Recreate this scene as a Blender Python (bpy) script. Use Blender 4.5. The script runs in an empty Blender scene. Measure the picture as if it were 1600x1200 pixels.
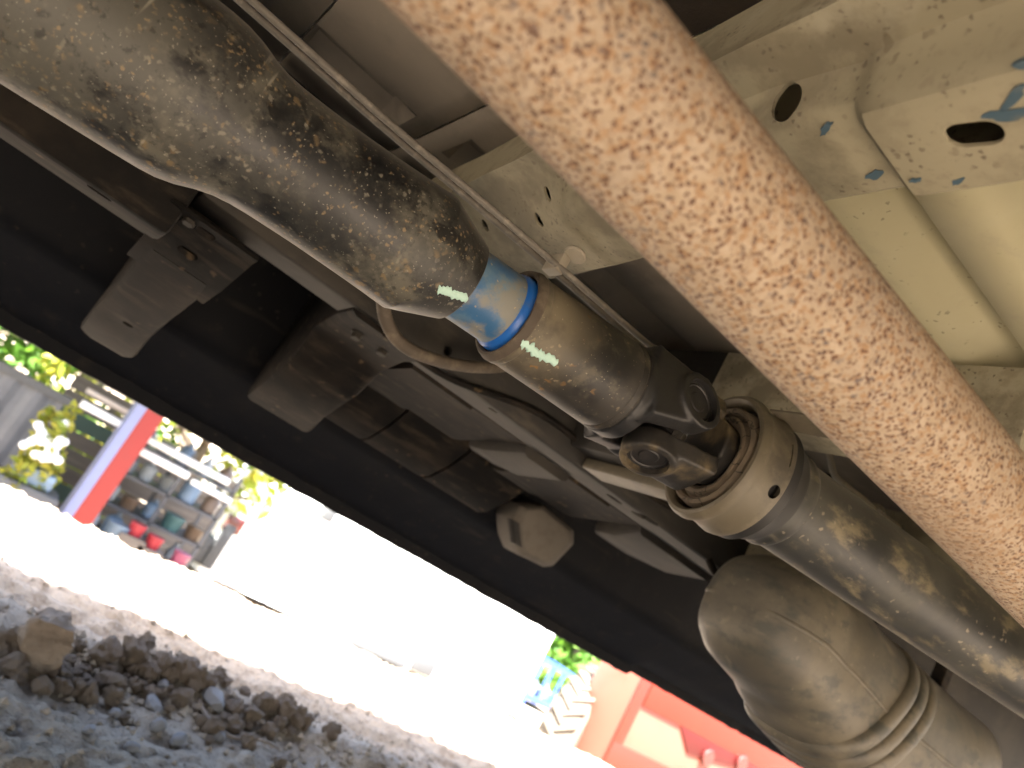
import bpy, bmesh, math, random
import numpy as np
from mathutils import Vector, Matrix, noise as mnoise
random.seed(7); rng = np.random.default_rng(7)
R = math.radians
sc = bpy.context.scene
C = sc.collection

# ------------------------------------------------------------------ camera
CAM_Z = 0.45
ROLL, PITCH, ANG, FPX = R(30), R(12.8), R(61), 1204.0
_h = np.array([math.cos(ANG), math.sin(ANG), 0.]); _r0 = np.array([math.sin(ANG), -math.cos(ANG), 0.])
_z = np.array([0, 0, 1.])
_F = math.cos(PITCH)*_h + math.sin(PITCH)*_z
_U0 = -math.sin(PITCH)*_h + math.cos(PITCH)*_z
_RT = math.cos(ROLL)*_r0 + math.sin(ROLL)*_U0          # image right
_UP = -math.sin(ROLL)*_r0 + math.cos(ROLL)*_U0         # image up
cam = bpy.data.cameras.new('camera'); camo = bpy.data.objects.new('camera', cam); C.objects.link(camo)
camo.matrix_world = Matrix(((_RT[0], _UP[0], -_F[0], 0), (_RT[1], _UP[1], -_F[1], 0), (_RT[2], _UP[2], -_F[2], CAM_Z), (0, 0, 0, 1)))
cam.sensor_width = 36; cam.lens = FPX/1600*36
cam.clip_start = 0.01; cam.clip_end = 500
cam.dof.use_dof = True; cam.dof.focus_distance = 0.50; cam.dof.aperture_fstop = 8.5
sc.camera = camo

# ------------------------------------------------------------------ sky, sun, exposure
SUN_DIR = Vector((-0.30, -0.45, 1.0)).normalized()      # towards the sun
w = bpy.data.worlds.new('World'); sc.world = w; w.use_nodes = True
nt = w.node_tree; nt.nodes.clear()
sky = nt.nodes.new('ShaderNodeTexSky'); sky.sky_type = 'NISHITA'; sky.sun_disc = False
sky.dust_density = 3.5; sky.ozone_density = 0.6; sky.air_density = 1.0
sky.sun_elevation = math.asin(SUN_DIR.z); sky.sun_rotation = math.atan2(SUN_DIR.x, SUN_DIR.y)
bg = nt.nodes.new('ShaderNodeBackground'); bg.inputs['Strength'].default_value = 0.10
wo = nt.nodes.new('ShaderNodeOutputWorld')
nt.links.new(sky.outputs[0], bg.inputs[0]); nt.links.new(bg.outputs[0], wo.inputs[0])
sl = bpy.data.lights.new('sun', 'SUN'); sl.energy = 5.0; sl.angle = R(0.5); sl.color = (1, 0.975, 0.94)
so = bpy.data.objects.new('sun', sl); C.objects.link(so)
so.rotation_euler = (-SUN_DIR).to_track_quat('-Z', 'Y').to_euler(); so.location = (0, -3, 8)
sc.view_settings.view_transform = 'Standard'; sc.view_settings.look = 'None'
sc.view_settings.gamma = 1; sc.view_settings.exposure = 3.75
sc.render.engine = 'CYCLES'
sc.cycles.use_denoising = True; sc.cycles.max_bounces = 10; sc.cycles.diffuse_bounces = 7
sc.cycles.glossy_bounces = 4; sc.cycles.caustics_reflective = False; sc.cycles.caustics_refractive = False
sc.cycles.sample_clamp_indirect = 6

# ------------------------------------------------------------------ pixel helpers (photo pixels, 1600 x 1200)
def ray(px, py):
    return _F*FPX + (px-800)*_RT - (py-600)*_UP
def on(px, py, **k):
    (a, c), = k.items(); i = 'xyz'.index(a); r = ray(px, py)
    if a == 'z': c -= CAM_Z
    p = r*(c/r[i]); p[2] += CAM_Z
    return Vector(p)

# ------------------------------------------------------------------ materials
def new_mat(name):
    m = bpy.data.materials.new(name); m.use_nodes = True
    return m, m.node_tree, m.node_tree.nodes['Principled BSDF']
def mat(name, base, rough=0.7, metal=0.0, layers=(), bumps=(), spec=0.5, coord='Object', coat=0.0, sheen=0.0):
    """layers: (kind, scale, lo, hi, colour, amount[, stretch xyz[, roughness]])"""
    m, t, b = new_mat(name); N = t.nodes; L = t.links
    tc = N.new('ShaderNodeTexCoord')
    def coords(st):
        if st is None: return tc.outputs[coord]
        mp = N.new('ShaderNodeMapping'); mp.inputs['Scale'].default_value = st[:3]
        if len(st) > 3: mp.inputs['Rotation'].default_value = st[3:6]
        L.new(tc.outputs[coord], mp.inputs[0]); return mp.outputs[0]
    def tex(kind, scale, st, seed):
        if kind == 'gradx':
            sx = N.new('ShaderNodeSeparateXYZ'); L.new(tc.outputs[coord], sx.inputs[0]); return sx.outputs[0]
        if kind == 'noise' or kind == 'fine':
            n = N.new('ShaderNodeTexNoise'); n.noise_dimensions = '4D'; n.inputs['W'].default_value = seed
            n.inputs['Scale'].default_value = scale; n.inputs['Detail'].default_value = 6 if kind == 'noise' else 2
            n.inputs['Roughness'].default_value = 0.62
            L.new(coords(st), n.inputs['Vector']); return n.outputs[0]
        n = N.new('ShaderNodeTexVoronoi'); n.inputs['Scale'].default_value = scale; n.inputs['Randomness'].default_value = 1
        if kind == 'crack': n.feature = 'DISTANCE_TO_EDGE'
        # wobble the cells so that spots are never round
        nz = N.new('ShaderNodeTexNoise'); nz.inputs['Scale'].default_value = scale*1.7; nz.inputs['Detail'].default_value = 3
        L.new(coords(st), nz.inputs['Vector'])
        vm = N.new('ShaderNodeVectorMath'); vm.operation = 'SCALE'; vm.inputs['Scale'].default_value = 0.9/scale
        L.new(nz.outputs['Color'], vm.inputs[0])
        va = N.new('ShaderNodeVectorMath'); va.operation = 'ADD'
        L.new(coords(st), va.inputs[0]); L.new(vm.outputs[0], va.inputs[1]); L.new(va.outputs[0], n.inputs['Vector'])
        return n.outputs['Distance']
    col = N.new('ShaderNodeRGB'); col.outputs[0].default_value = (*base, 1); cur = col.outputs[0]
    rv = N.new('ShaderNodeValue'); rv.outputs[0].default_value = rough; rcur = rv.outputs[0]
    for i, ly in enumerate(layers):
        kind, scale, lo, hi, c, amt = ly[:6]; masked = kind.endswith('*'); kind = kind.rstrip('*')
        st = ly[6] if len(ly) > 6 else None; rr = ly[7] if len(ly) > 7 else None
        o = tex(kind, scale, st, i*3.7+1)
        mr = N.new('ShaderNodeMapRange'); mr.interpolation_type = 'SMOOTHSTEP'
        mr.inputs['From Min'].default_value = min(lo, hi); mr.inputs['From Max'].default_value = max(lo, hi)
        mr.inputs['To Min'].default_value = 0 if lo < hi else amt; mr.inputs['To Max'].default_value = amt if lo < hi else 0
        L.new(o, mr.inputs['Value'])
        if masked:                                     # only in patches
            o2 = tex('noise', max(scale*.16, 9), None, i*5.3+2); m2 = N.new('ShaderNodeMapRange'); m2.interpolation_type = 'SMOOTHSTEP'
            m2.inputs['From Min'].default_value = .46; m2.inputs['From Max'].default_value = .60; L.new(o2, m2.inputs['Value'])
            mm = N.new('ShaderNodeMath'); mm.operation = 'MULTIPLY'; L.new(mr.outputs[0], mm.inputs[0]); L.new(m2.outputs[0], mm.inputs[1]); mr = mm
        mx = N.new('ShaderNodeMix'); mx.data_type = 'RGBA'
        L.new(mr.outputs[0], mx.inputs[0]); L.new(cur, mx.inputs[6]); mx.inputs[7].default_value = (*c, 1)
        cur = mx.outputs[2]
        if rr is not None:
            mf = N.new('ShaderNodeMix'); mf.data_type = 'FLOAT'
            L.new(mr.outputs[0], mf.inputs[0]); L.new(rcur, mf.inputs[2]); mf.inputs[3].default_value = rr; rcur = mf.outputs[0]
    L.new(cur, b.inputs['Base Color']); L.new(rcur, b.inputs['Roughness'])
    b.inputs['Coat Weight'].default_value = coat; b.inputs['Coat Roughness'].default_value = 0.22
    b.inputs['Sheen Weight'].default_value = sheen; b.inputs['Sheen Roughness'].default_value = 0.35; b.inputs['Sheen Tint'].default_value = (1.0, 0.93, 0.82, 1)
    b.inputs['Metallic'].default_value = metal; b.inputs['Specular IOR Level'].default_value = spec
    prev = None
    for (kind, scale, strength, dist) in bumps:
        bp = N.new('ShaderNodeBump'); bp.inputs['Strength'].default_value = strength; bp.inputs['Distance'].default_value = dist
        L.new(tex(kind, scale, None, 9.1+scale), bp.inputs['Height'])
        if prev: L.new(prev, bp.inputs['Normal'])
        prev = bp.outputs[0]
    if prev: L.new(prev, b.inputs['Normal'])
    return m

DUST = (0.30, 0.245, 0.165)
M = {}
M['shaft'] = mat('worn_black_shaft_paint', (0.010, 0.0105, 0.0105), 0.50, 0.0, [
    ('gradx', 1, 0.05, -0.12, (0.120, 0.118, 0.100), 0.55, None, 0.62),
    ('noise', 10, 0.40, 0.62, (0.085, 0.082, 0.067), 0.62, None, 0.62),
    ('noise', 34, 0.48, 0.64, (0.135, 0.127, 0.098), 0.58, None, 0.62),
    ('noise', 22, 0.52, 0.60, (0.007, 0.0072, 0.0075), 0.9, (1, 1.6, 1.6), 0.4),
    ('spot*', 105, 0.32, 0.14, (0.17, 0.122, 0.062), 0.75, None, 0.7),
    ('spot*', 115, 0.14, 0.06, (0.07, 0.040, 0.02), 0.85, None, 0.7),
    ('spot*', 165, 0.32, 0.14, (0.19, 0.176, 0.138), 0.65, None, 0.7),
    ('spot*', 230, 0.32, 0.14, (0.22, 0.160, 0.085), 0.75, None, 0.7),
    ('spot', 330, 0.18, 0.07, (0.26, 0.243, 0.195), 0.7, None, 0.7),
    ('fine*', 40, 0.64, 0.69, (0.30, 0.28, 0.22), 0.75, (3.2, 0.22, 0.22, 0, 0, 0.5), 0.6),
    ('fine*', 36, 0.66, 0.71, (0.28, 0.255, 0.20), 0.65, (2.6, 0.25, 0.25, 0.3, 0.5, 0), 0.6),
    ('noise', 150, 0.55, 0.65, (0.008, 0.008, 0.008), 0.65)],
    [('noise', 160, 0.32, 0.0005), ('noise', 30, 0.25, 0.0015)], coat=0.0, sheen=0.10)
M['shaft_front'] = mat('dusty_grey_shaft_paint', (0.014, 0.0155, 0.0165), 0.48, 0.0, [
    ('noise', 8, 0.40, 0.64, (0.075, 0.073, 0.060), 0.75, None, 0.62),
    ('noise', 22, 0.52, 0.68, (0.22, 0.185, 0.115), 0.65, (1, 2.2, 2.2, 0.3, 0.2, 0.4), 0.55),
    ('noise', 60, 0.54, 0.66, (0.020, 0.020, 0.020), 0.6),
    ('spot*', 110, 0.24, 0.10, (0.28, 0.245, 0.18), 0.7, None, 0.8),
    ('fine*', 26, 0.62, 0.70, (0.22, 0.195, 0.145), 0.6, (0.3, 2.4, 2.4, 0.4, 0.6, 0.2), 0.6)],
    [('noise', 120, 0.25, 0.0006)], coat=0.0, sheen=0.10)
M['sleeve'] = mat('sleeve_paint', (0.010, 0.0098, 0.0095), 0.46, 0.0, [
    ('gradx', 1, 0.300, 0.225, (0.195, 0.165, 0.110), 0.9, None, 0.6),
    ('noise', 14, 0.46, 0.62, (0.035, 0.031, 0.026), 0.7, None, 0.62),
    ('noise', 60, 0.50, 0.70, (0.13, 0.112, 0.074), 0.45, None, 0.6),
    ('spot*', 90, 0.26, 0.10, (0.22, 0.12, 0.04), 0.85, None, 0.8),
    ('spot*', 150, 0.28, 0.12, (0.25, 0.205, 0.13), 0.8, None, 0.8),
    ('spot', 250, 0.14, 0.05, (0.34, 0.29, 0.20), 0.6)],
    [('noise', 170, 0.28, 0.0005)], coat=0.0, sheen=0.0, spec=0.4)
M['yoke'] = mat('forged_yoke_iron', (0.009, 0.0088, 0.009), 0.5, 0.0, [
    ('noise', 35, 0.50, 0.74, (0.024, 0.0215, 0.019), 0.7, None, 0.65)],
    [('noise', 140, 0.4, 0.0008), ('noise', 40, 0.3, 0.002)])
M['yoke_dusty'] = mat('forged_yoke_iron_dusty', (0.018, 0.0165, 0.015), 0.55, 0.0, [
    ('noise', 22, 0.48, 0.68, (0.19, 0.145, 0.078), 0.75, None, 0.7),
    ('noise', 70, 0.52, 0.7, (0.03, 0.025, 0.02), 0.6)],
    [('noise', 120, 0.5, 0.001)])
M['cap'] = mat('bearing_cap_steel', (0.018, 0.017, 0.017), 0.5, 0.2, [('noise', 60, 0.5, 0.75, (0.055, 0.042, 0.033), 0.7)], [('noise', 200, 0.3, 0.0005)])
M['blue'] = mat('blue_spline_coating', (0.030, 0.100, 0.215), 0.42, 0.0, [
    ('noise', 30, 0.40, 0.62, (0.13, 0.205, 0.25), 0.75, None, 0.6),
    ('noise', 48, 0.44, 0.60, (0.19, 0.185, 0.155), 0.9, None, 0.7),
    ('spot', 140, 0.16, 0.05, (0.45, 0.33, 0.17), 0.6)], [('noise', 160, 0.3, 0.0005)])
M['blue_seal'] = mat('blue_seal', (0.012, 0.11, 0.42), 0.35, 0.0, [('noise', 50, 0.55, 0.75, (0.1, 0.11, 0.12), 0.5)])
M['rubber'] = mat('cracked_rubber', (0.10, 0.078, 0.055), 0.8, 0.0, [
    ('noise', 25, 0.4, 0.7, (0.19, 0.15, 0.10), 0.7), ('crack', 30, 0.035, 0.0, (0.01, 0.009, 0.008), 0.9)],
    [('crack', 30, 0.4, 0.003), ('noise', 90, 0.4, 0.001)])
M['housing'] = mat('dusty_bearing_housing', (0.105, 0.090, 0.062), 0.55, 0.0, [
    ('noise', 14, 0.46, 0.62, (0.045, 0.040, 0.034), 0.8), ('noise', 70, 0.5, 0.7, (0.16, 0.137, 0.095), 0.5), ('spot*', 90, .2, .08, (.06, .05, .04), .7)],
    [('noise', 130, 0.25, 0.0006)])
M['black'] = mat('matt_black', (0.012, 0.012, 0.012), 0.6)
M['lip'] = mat('dark_dusty_lip', (0.07, 0.055, 0.04), 0.75, 0.0, [('noise', 70, 0.45, 0.7, (0.16, 0.13, 0.09), 0.7)], [('noise', 150, 0.5, 0.001)])
M['mint'] = mat('mint_paint_marker', (0.40, 0.60, 0.53), 0.6, 0.0, [('noise', 90, 0.55, 0.75, (0.28, 0.45, 0.38), 0.6)], [('noise', 200, 0.6, 0.001)])
M['rust_pipe'] = mat('speckled_rusty_exhaust', (0.330, 0.258, 0.182), 0.78, 0.0, [
    ('noise', 170, 0.44, 0.60, (0.405, 0.332, 0.252), 0.75),
    ('noise', 26, 0.46, 0.66, (0.295, 0.240, 0.185), 0.55),
    ('noise', 330, 0.50, 0.60, (0.270, 0.150, 0.068), 0.7),
    ('spot', 380, 0.42, 0.20, (0.105, 0.052, 0.033), 0.95),
    ('noise', 470, 0.55, 0.61, (0.085, 0.047, 0.035), 0.9),
    ('spot*', 190, 0.30, 0.14, (0.115, 0.096, 0.094), 0.85),
    ('noise', 8, 0.50, 0.68, (0.235, 0.165, 0.108), 0.55)],
    [('noise', 320, 0.10, 0.0004)], spec=0.2)
M['tan'] = mat('dusty_tan_steel', (0.285, 0.258, 0.176), 0.70, 0.0, [
    ('noise', 5, 0.46, 0.58, (0.37, 0.342, 0.255), 0.8), ('noise', 13, 0.47, 0.60, (0.150, 0.130, 0.086), 0.75), ('noise', 40, 0.50, 0.64, (0.20, 0.175, 0.118), 0.5),
    ('spot*', 80, 0.24, 0.12, (0.13, 0.105, 0.070), 0.7), ('spot*', 190, 0.30, 0.14, (0.10, 0.08, 0.056), 0.85),
    ('noise', 160, 0.54, 0.68, (0.20, 0.17, 0.12), 0.45),
        ('fine*', 22, 0.68, 0.72, (0.12, 0.09, 0.055), 0.6, (0.6, 2.0, 2.0, .2, .4, .6))],
    [('noise', 120, 0.25, 0.0007)])
M['fleck'] = mat('blue_paint_flecks', (0.055, 0.095, 0.125), 0.5, 0.0, [('noise', 120, .5, .7, (.12, .13, .12), .7)])
M['floor'] = mat('dusty_floor_paint', (0.50, 0.462, 0.295), 0.62, 0.0, [
    ('noise', 6, 0.45, 0.68, (0.56, 0.53, 0.365), 0.6), ('spot*', 120, 0.20, 0.10, (0.18, 0.155, 0.11), 0.6),
    ('noise', 30, 0.54, 0.70, (0.42, 0.38, 0.265), 0.5)], [('noise', 100, 0.18, 0.0006)])
M['dim_floor'] = mat('grey_brown_dim_floor', (0.20, 0.176, 0.142), 0.7, 0.0, [
    ('noise', 8, 0.42, 0.66, (0.115, 0.10, 0.08), 0.75), ('noise', 50, 0.55, 0.75, (0.25, 0.215, 0.16), 0.4)], [('noise', 90, 0.25, 0.001)])  # darker copy of the floor colour, weaker bounce light painted in
M['bitumen'] = mat('bitumen_underseal', (0.050, 0.036, 0.026), 0.8, 0.0, [
    ('spot', 110, 0.11, 0.03, (0.20, 0.15, 0.10), 0.6), ('noise', 20, 0.5, 0.7, (0.085, 0.062, 0.042), 0.6)], [('noise', 130, 0.6, 0.002)])
M['chassis'] = mat('dusty_black_chassis', (0.0060, 0.0054, 0.0048), 0.75, 0.0, [
    ('noise', 9, 0.42, 0.64, (0.0200, 0.0158, 0.0120), 0.8), ('noise', 30, 0.50, 0.66, (0.040, 0.031, 0.022), 0.65, (0.4, 1.5, 1.5)),
    ('spot*', 40, 0.25, 0.10, (0.13, 0.09, 0.05), 0.6)], [('noise', 80, 0.3, 0.001)], spec=0.12)
M['sill'] = mat('sill_underseal_and_shade', (0.0020, 0.0023, 0.0038), 0.7, 0.0, [
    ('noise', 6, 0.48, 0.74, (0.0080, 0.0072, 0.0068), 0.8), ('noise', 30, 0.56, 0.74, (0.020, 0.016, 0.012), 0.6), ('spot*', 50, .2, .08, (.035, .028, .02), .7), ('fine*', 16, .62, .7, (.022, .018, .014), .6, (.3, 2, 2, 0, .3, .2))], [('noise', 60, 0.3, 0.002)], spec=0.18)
M['rail_dust'] = mat('dusty_brown_rail', (0.018, 0.0165, 0.0145), 0.7, 0.0, [
    ('noise', 7, 0.42, 0.66, (0.042, 0.036, 0.028), 0.8), ('noise', 40, 0.54, 0.74, (0.065, 0.054, 0.040), 0.5, (0.4, 1.5, 1.5))], [('noise', 80, 0.3, 0.001)], spec=0.3)
M['line'] = mat('grey_brake_line', (0.19, 0.175, 0.150), 0.55, 0.0, [
    ('noise', 120, 0.5, 0.68, (0.33, 0.30, 0.25), 0.8), ('noise', 60, 0.55, 0.75, (0.08, 0.07, 0.06), 0.6)], [('noise', 200, 0.4, 0.0006)])
M['clip'] = mat('pale_plastic_clip', (0.32, 0.29, 0.23), 0.6, 0.0, [('noise', 60, 0.5, 0.75, (0.2, 0.17, 0.13), 0.6)])
M['vent'] = mat('grey_plastic_vent', (0.125, 0.112, 0.095), 0.75, 0.0, [('noise', 30, 0.45, 0.75, (0.06, 0.052, 0.043), 0.6)], spec=0.25)
M['tank'] = mat('dusty_grey_tank', (0.075, 0.069, 0.056), 0.5, 0.0, [
    ('noise', 7, 0.40, 0.62, (0.150, 0.132, 0.096), 0.8), ('noise', 22, 0.48, 0.64, (0.038, 0.044, 0.041), 0.7, (1.4, 0.8, 2.2, .3, .5, 0)),
    ('fine*', 20, .56, .68, (0.21, 0.182, 0.128), 0.6, (0.5, 1.6, 1.6, 0, 0.6, 0.3)), ('spot*', 80, .22, .1, (.21, .185, .135), .6)], [('noise', 60, 0.25, 0.001)])
M['soil'] = mat('dry_dirt', (0.335, 0.268, 0.198), 0.95, 0.0, [
    ('noise', 3, 0.42, 0.66, (0.40, 0.34, 0.272), 0.8), ('noise', 26, 0.46, 0.64, (0.195, 0.148, 0.105), 0.75),
    ('spot*', 55, 0.26, 0.10, (0.40, 0.35, 0.30), 0.5), ('noise', 110, 0.52, 0.66, (0.15, 0.106, 0.072), 0.65)],
    [('noise', 60, 0.8, 0.014), ('noise', 200, 0.7, 0.005)], spec=0.15)
M['clod'] = mat('earth_clod', (0.245, 0.182, 0.132), 0.95, 0.0, [
    ('noise', 18, 0.42, 0.68, (0.17, 0.122, 0.085), 0.8), ('noise', 70, 0.54, 0.72, (0.36, 0.29, 0.22), 0.6)],
    [('noise', 60, 0.8, 0.008), ('crack', 22, 0.3, 0.006)], spec=0.15)
M['stone'] = mat('grey_stone', (0.22, 0.20, 0.19), 0.85, 0.0, [('noise', 25, 0.45, 0.7, (0.14, 0.125, 0.112), 0.8)], [('noise', 80, 0.6, 0.005)])
M['twig'] = mat('dry_root', (0.22, 0.17, 0.13), 0.9)
M['white'] = mat('white_van_paint', (0.80, 0.80, 0.78), 0.35, 0.0, [('noise', 2, 0.5, 0.8, (0.7, 0.69, 0.65), 0.5)])
M['glass'] = mat('dark_glass', (0.03, 0.04, 0.045), 0.08)
M['plastic_grey'] = mat('grey_bumper_plastic', (0.05, 0.053, 0.056), 0.6)
M['tyre'] = mat('black_tyre_rubber', (0.03, 0.03, 0.03), 0.85, 0.0, [('noise', 8, 0.4, 0.7, (0.14, 0.12, 0.095), 0.7)])
M['tyre_dusty'] = mat('dusty_tractor_tyre', (0.115, 0.098, 0.075), 0.9, 0.0, [('noise', 6, 0.45, 0.7, (0.065, 0.052, 0.038), 0.7)])
M['rim_rust'] = mat('rusty_orange_rim', (0.075, 0.032, 0.015), 0.7, 0.0, [('noise', 8, 0.45, 0.7, (0.045, 0.02, 0.01), 0.8)])
M['rim'] = mat('steel_rim', (0.35, 0.35, 0.35), 0.4, 0.6)
M['orange'] = mat('orange_machine_paint', (0.15, 0.012, 0.004), 0.45, 0.0, [('noise', 3, 0.5, 0.75, (0.17, 0.018, 0.006), 0.5)])
M['orange_lit'] = mat('overexposed_orange_panel', (0.24, 0.060, 0.038), 0.5, 0.0, [('noise', 3, 0.5, 0.75, (0.22, 0.036, 0.018), 0.5)])  # same orange paint, its sunlit overexposure put into a lighter base colour
M['lamp_red'] = mat('red_lamp_panel', (0.060, 0.0022, 0.0018), 0.4)
M['red'] = mat('red_paint', (0.24, 0.016, 0.014), 0.45, 0.0, [('noise', 4, 0.5, 0.75, (0.20, 0.020, 0.018), 0.6)])
M['lamp'] = mat('pale_lamp_lens', (0.09, 0.022, 0.018), 0.2)
M['post_shade'] = mat('blue_grey_shade', (0.17, 0.20, 0.36), 0.5)
M['shed_wall'] = mat('weathered_boards', (0.115, 0.100, 0.085), 0.85, 0.0, [('noise', 6, 0.4, 0.7, (0.19, 0.165, 0.135), 0.8, (0.4, 3, 6))])
M['shed_green'] = mat('green_grey_boards', (0.06, 0.095, 0.075), 0.85)
M['metal_grey'] = mat('grey_sheet_metal', (0.075, 0.08, 0.09), 0.5, 0.3, [('noise', 5, 0.4, 0.7, (0.105, 0.11, 0.12), 0.7)])
M['fascia'] = mat('white_roof_sheet', (0.78, 0.80, 0.78), 0.5)
M['beige'] = mat('beige_roof_sheet', (0.50, 0.45, 0.40), 0.6)
for nm, c in {'jug_white': (0.25, 0.27, 0.27), 'jug_grey': (0.10, 0.112, 0.118), 'jug_blue': (0.13, 0.19, 0.26), 'jug_brown': (0.13, 0.09, 0.06), 'jug_red': (0.30, 0.03, 0.04), 'jug_pink': (0.26, 0.07, 0.12), 'jug_teal': (0.06, 0.13, 0.13)}.items():
    M[nm] = mat(nm+'_plastic', c, 0.45)
M['blue_frame'] = mat('blue_cage_paint', (0.035, 0.075, 0.33), 0.45)
M['bark'] = mat('bark', (0.10, 0.075, 0.05), 0.9)
def leaf_mat(name, c1, c2):
    m, t, b = new_mat(name); N = t.nodes; L = t.links
    oi = N.new('ShaderNodeNewGeometry'); mx = N.new('ShaderNodeMix'); mx.data_type = 'RGBA'
    L.new(oi.outputs['Random Per Island'], mx.inputs[0]); mx.inputs[6].default_value = (*c1, 1); mx.inputs[7].default_value = (*c2, 1)
    L.new(mx.outputs[2], b.inputs['Base Color']); b.inputs['Roughness'].default_value = 0.6
    tr = N.new('ShaderNodeBsdfTranslucent'); L.new(mx.outputs[2], tr.inputs[0])
    ms = N.new('ShaderNodeMixShader'); ms.inputs[0].default_value = 0.35
    L.new(b.outputs[0], ms.inputs[1]); L.new(tr.outputs[0], ms.inputs[2]); L.new(ms.outputs[0], N['Material Output'].inputs[0])
    return m
M['leaf'] = leaf_mat('green_leaves', (0.055, 0.15, 0.02), (0.14, 0.26, 0.03))
M['leaf_yellow'] = leaf_mat('yellow_green_leaves', (0.16, 0.22, 0.02), (0.32, 0.29, 0.03))

# ------------------------------------------------------------------ mesh helpers
def link(name, verts, faces, m, parent=None, smooth=False, auto=None):
    me = bpy.data.meshes.new(name); me.from_pydata([tuple(v) for v in verts], [], faces); me.validate(); me.update()
    bm = bmesh.new(); bm.from_mesh(me); bmesh.ops.recalc_face_normals(bm, faces=bm.faces); bm.to_mesh(me); bm.free()
    return link_me(name, me, m, parent, smooth, auto)
def link_me(name, me, m, parent=None, smooth=False, auto=None):
    me.materials.clear(); me.materials.append(M[m] if isinstance(m, str) else m)
    o = bpy.data.objects.new(name, me); C.objects.link(o)
    if parent: o.parent = parent
    if smooth or auto:
        me.polygons.foreach_set('use_smooth', [True]*len(me.polygons))
    if auto: me.set_sharp_from_angle(angle=R(auto))
    return o
def tag(o, label, cat, group=None, kind=None):
    if label: o['label'] = label
    if cat: o['category'] = cat
    if group: o['group'] = group
    if kind: o['kind'] = kind
    return o
def thing(name, label, cat, loc=(0, 0, 0), group=None):
    o = bpy.data.objects.new(name, None); C.objects.link(o); o.empty_display_size = 0.1
    return tag(o, label, cat, group)
def frame(d, ref=(0, 0, 1)):
    a = Vector(d).normalized(); s = Vector(ref).cross(a).normalized(); t = a.cross(s); return a, s, t
def ring(p, s, t, r, seg, rf=None):
    out = []
    for k in range(seg):
        th = 2*math.pi*k/seg; rr = r if rf is None else r*rf(th)
        out.append(Vector(p) + s*(math.cos(th)*rr) + t*(math.sin(th)*rr))
    return out
def loft(rings, closed=True, cap=(True, True)):
    V = []; Fc = []; n = len(rings[0])
    for r in rings: V += r
    for i in range(len(rings)-1):
        for k in range(n if closed else n-1):
            a, b = i*n+k, i*n+(k+1) % n; Fc.append((a, b, b+n, a+n))
    if closed and cap[0]: Fc.append(tuple(range(n))[::-1])
    if closed and cap[1]: Fc.append(tuple(range((len(rings)-1)*n, len(rings)*n)))
    return V, Fc
def lathe(name, P, d, prof, m, parent=None, seg=64, rf=None, cap=(True, True), auto=35):
    a, s, t = frame(d); P = Vector(P)
    rings = [ring(P+a*x, s, t, max(r, 1e-5), seg, (lambda th, x=x: rf(x, th)) if rf else None) for x, r in prof]
    V, Fc = loft(rings, True, cap)
    return link(name, V, Fc, m, parent, auto=auto)
def smooth_path(pts, n=6):
    pts = [Vector(p) for p in pts]; out = []
    for i in range(len(pts)-1):
        p0 = pts[max(i-1, 0)]; p1 = pts[i]; p2 = pts[i+1]; p3 = pts[min(i+2, len(pts)-1)]
        for k in range(n):
            u = k/n
            out.append(0.5*((2*p1)+(p2-p0)*u+(2*p0-5*p1+4*p2-p3)*u*u+(3*p1-p0-3*p2+p3)*u**3))
    out.append(pts[-1]); return out
def tube_vf(path, rad, seg=10):
    rings = []
    for i, p in enumerate(path):
        d = (path[min(i+1, len(path)-1)]-path[max(i-1, 0)])
        a, s, t = frame(d, (0.13, 0.21, 0.97)); r = rad(i/(len(path)-1)) if callable(rad) else rad
        rings.append(ring(p, s, t, r, seg))
    return loft(rings)
def tube(name, pts, rad, m, parent=None, seg=10, n=6):
    V, Fc = tube_vf(smooth_path(pts, n) if n else [Vector(p) for p in pts], rad, seg)
    return link(name, V, Fc, m, parent, auto=50)
def bevel_me(V, Fc, width, segs=2):
    me = bpy.data.meshes.new('m'); me.from_pydata([tuple(v) for v in V], [], Fc); me.update()
    bm = bmesh.new(); bm.from_mesh(me); bmesh.ops.recalc_face_normals(bm, faces=bm.faces)
    bmesh.ops.bevel(bm, geom=[e for e in bm.edges if e.is_manifold and e.calc_face_angle(0) > 0.3], offset=width, segments=segs, profile=0.5, affect='EDGES', clamp_overlap=True)
    bm.to_mesh(me); bm.free(); return me
def prism(name, poly, ext, m, parent=None, bev=0, auto=35):
    n = len(poly); P = [Vector(p) for p in poly]; e = Vector(ext)
    V = P + [p+e for p in P]
    Fc = [tuple(range(n))[::-1], tuple(range(n, 2*n))] + [(i, (i+1) % n, (i+1) % n+n, i+n) for i in range(n)]
    if bev: return link_me(name, bevel_me(V, Fc, bev), m, parent, auto=auto)
    return link(name, V, Fc, m, parent)
def box_vf(x0, x1, y0, y1, z0, z1):
    V = [Vector((x, y, z)) for x in (x0, x1) for y in (y0, y1) for z in (z0, z1)]
    return V, [(0, 1, 3, 2), (4, 6, 7, 5), (0, 4, 5, 1), (2, 3, 7, 6), (0, 2, 6, 4), (1, 5, 7, 3)]
def box(name, x0, x1, y0, y1, z0, z1, m, parent=None, bev=0.0, segs=2):
    V, Fc = box_vf(x0, x1, y0, y1, z0, z1)
    if bev: return link_me(name, bevel_me(V, Fc, bev, segs), m, parent, auto=40)
    return link(name, V, Fc, m, parent)
def bake(o):
    """apply the modifiers of o"""
    dg = bpy.context.evaluated_depsgraph_get(); dg.update()
    me = bpy.data.meshes.new_from_object(o.evaluated_get(dg)); old = o.data
    o.modifiers.clear(); o.data = me; bpy.data.meshes.remove(old); return o
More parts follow.
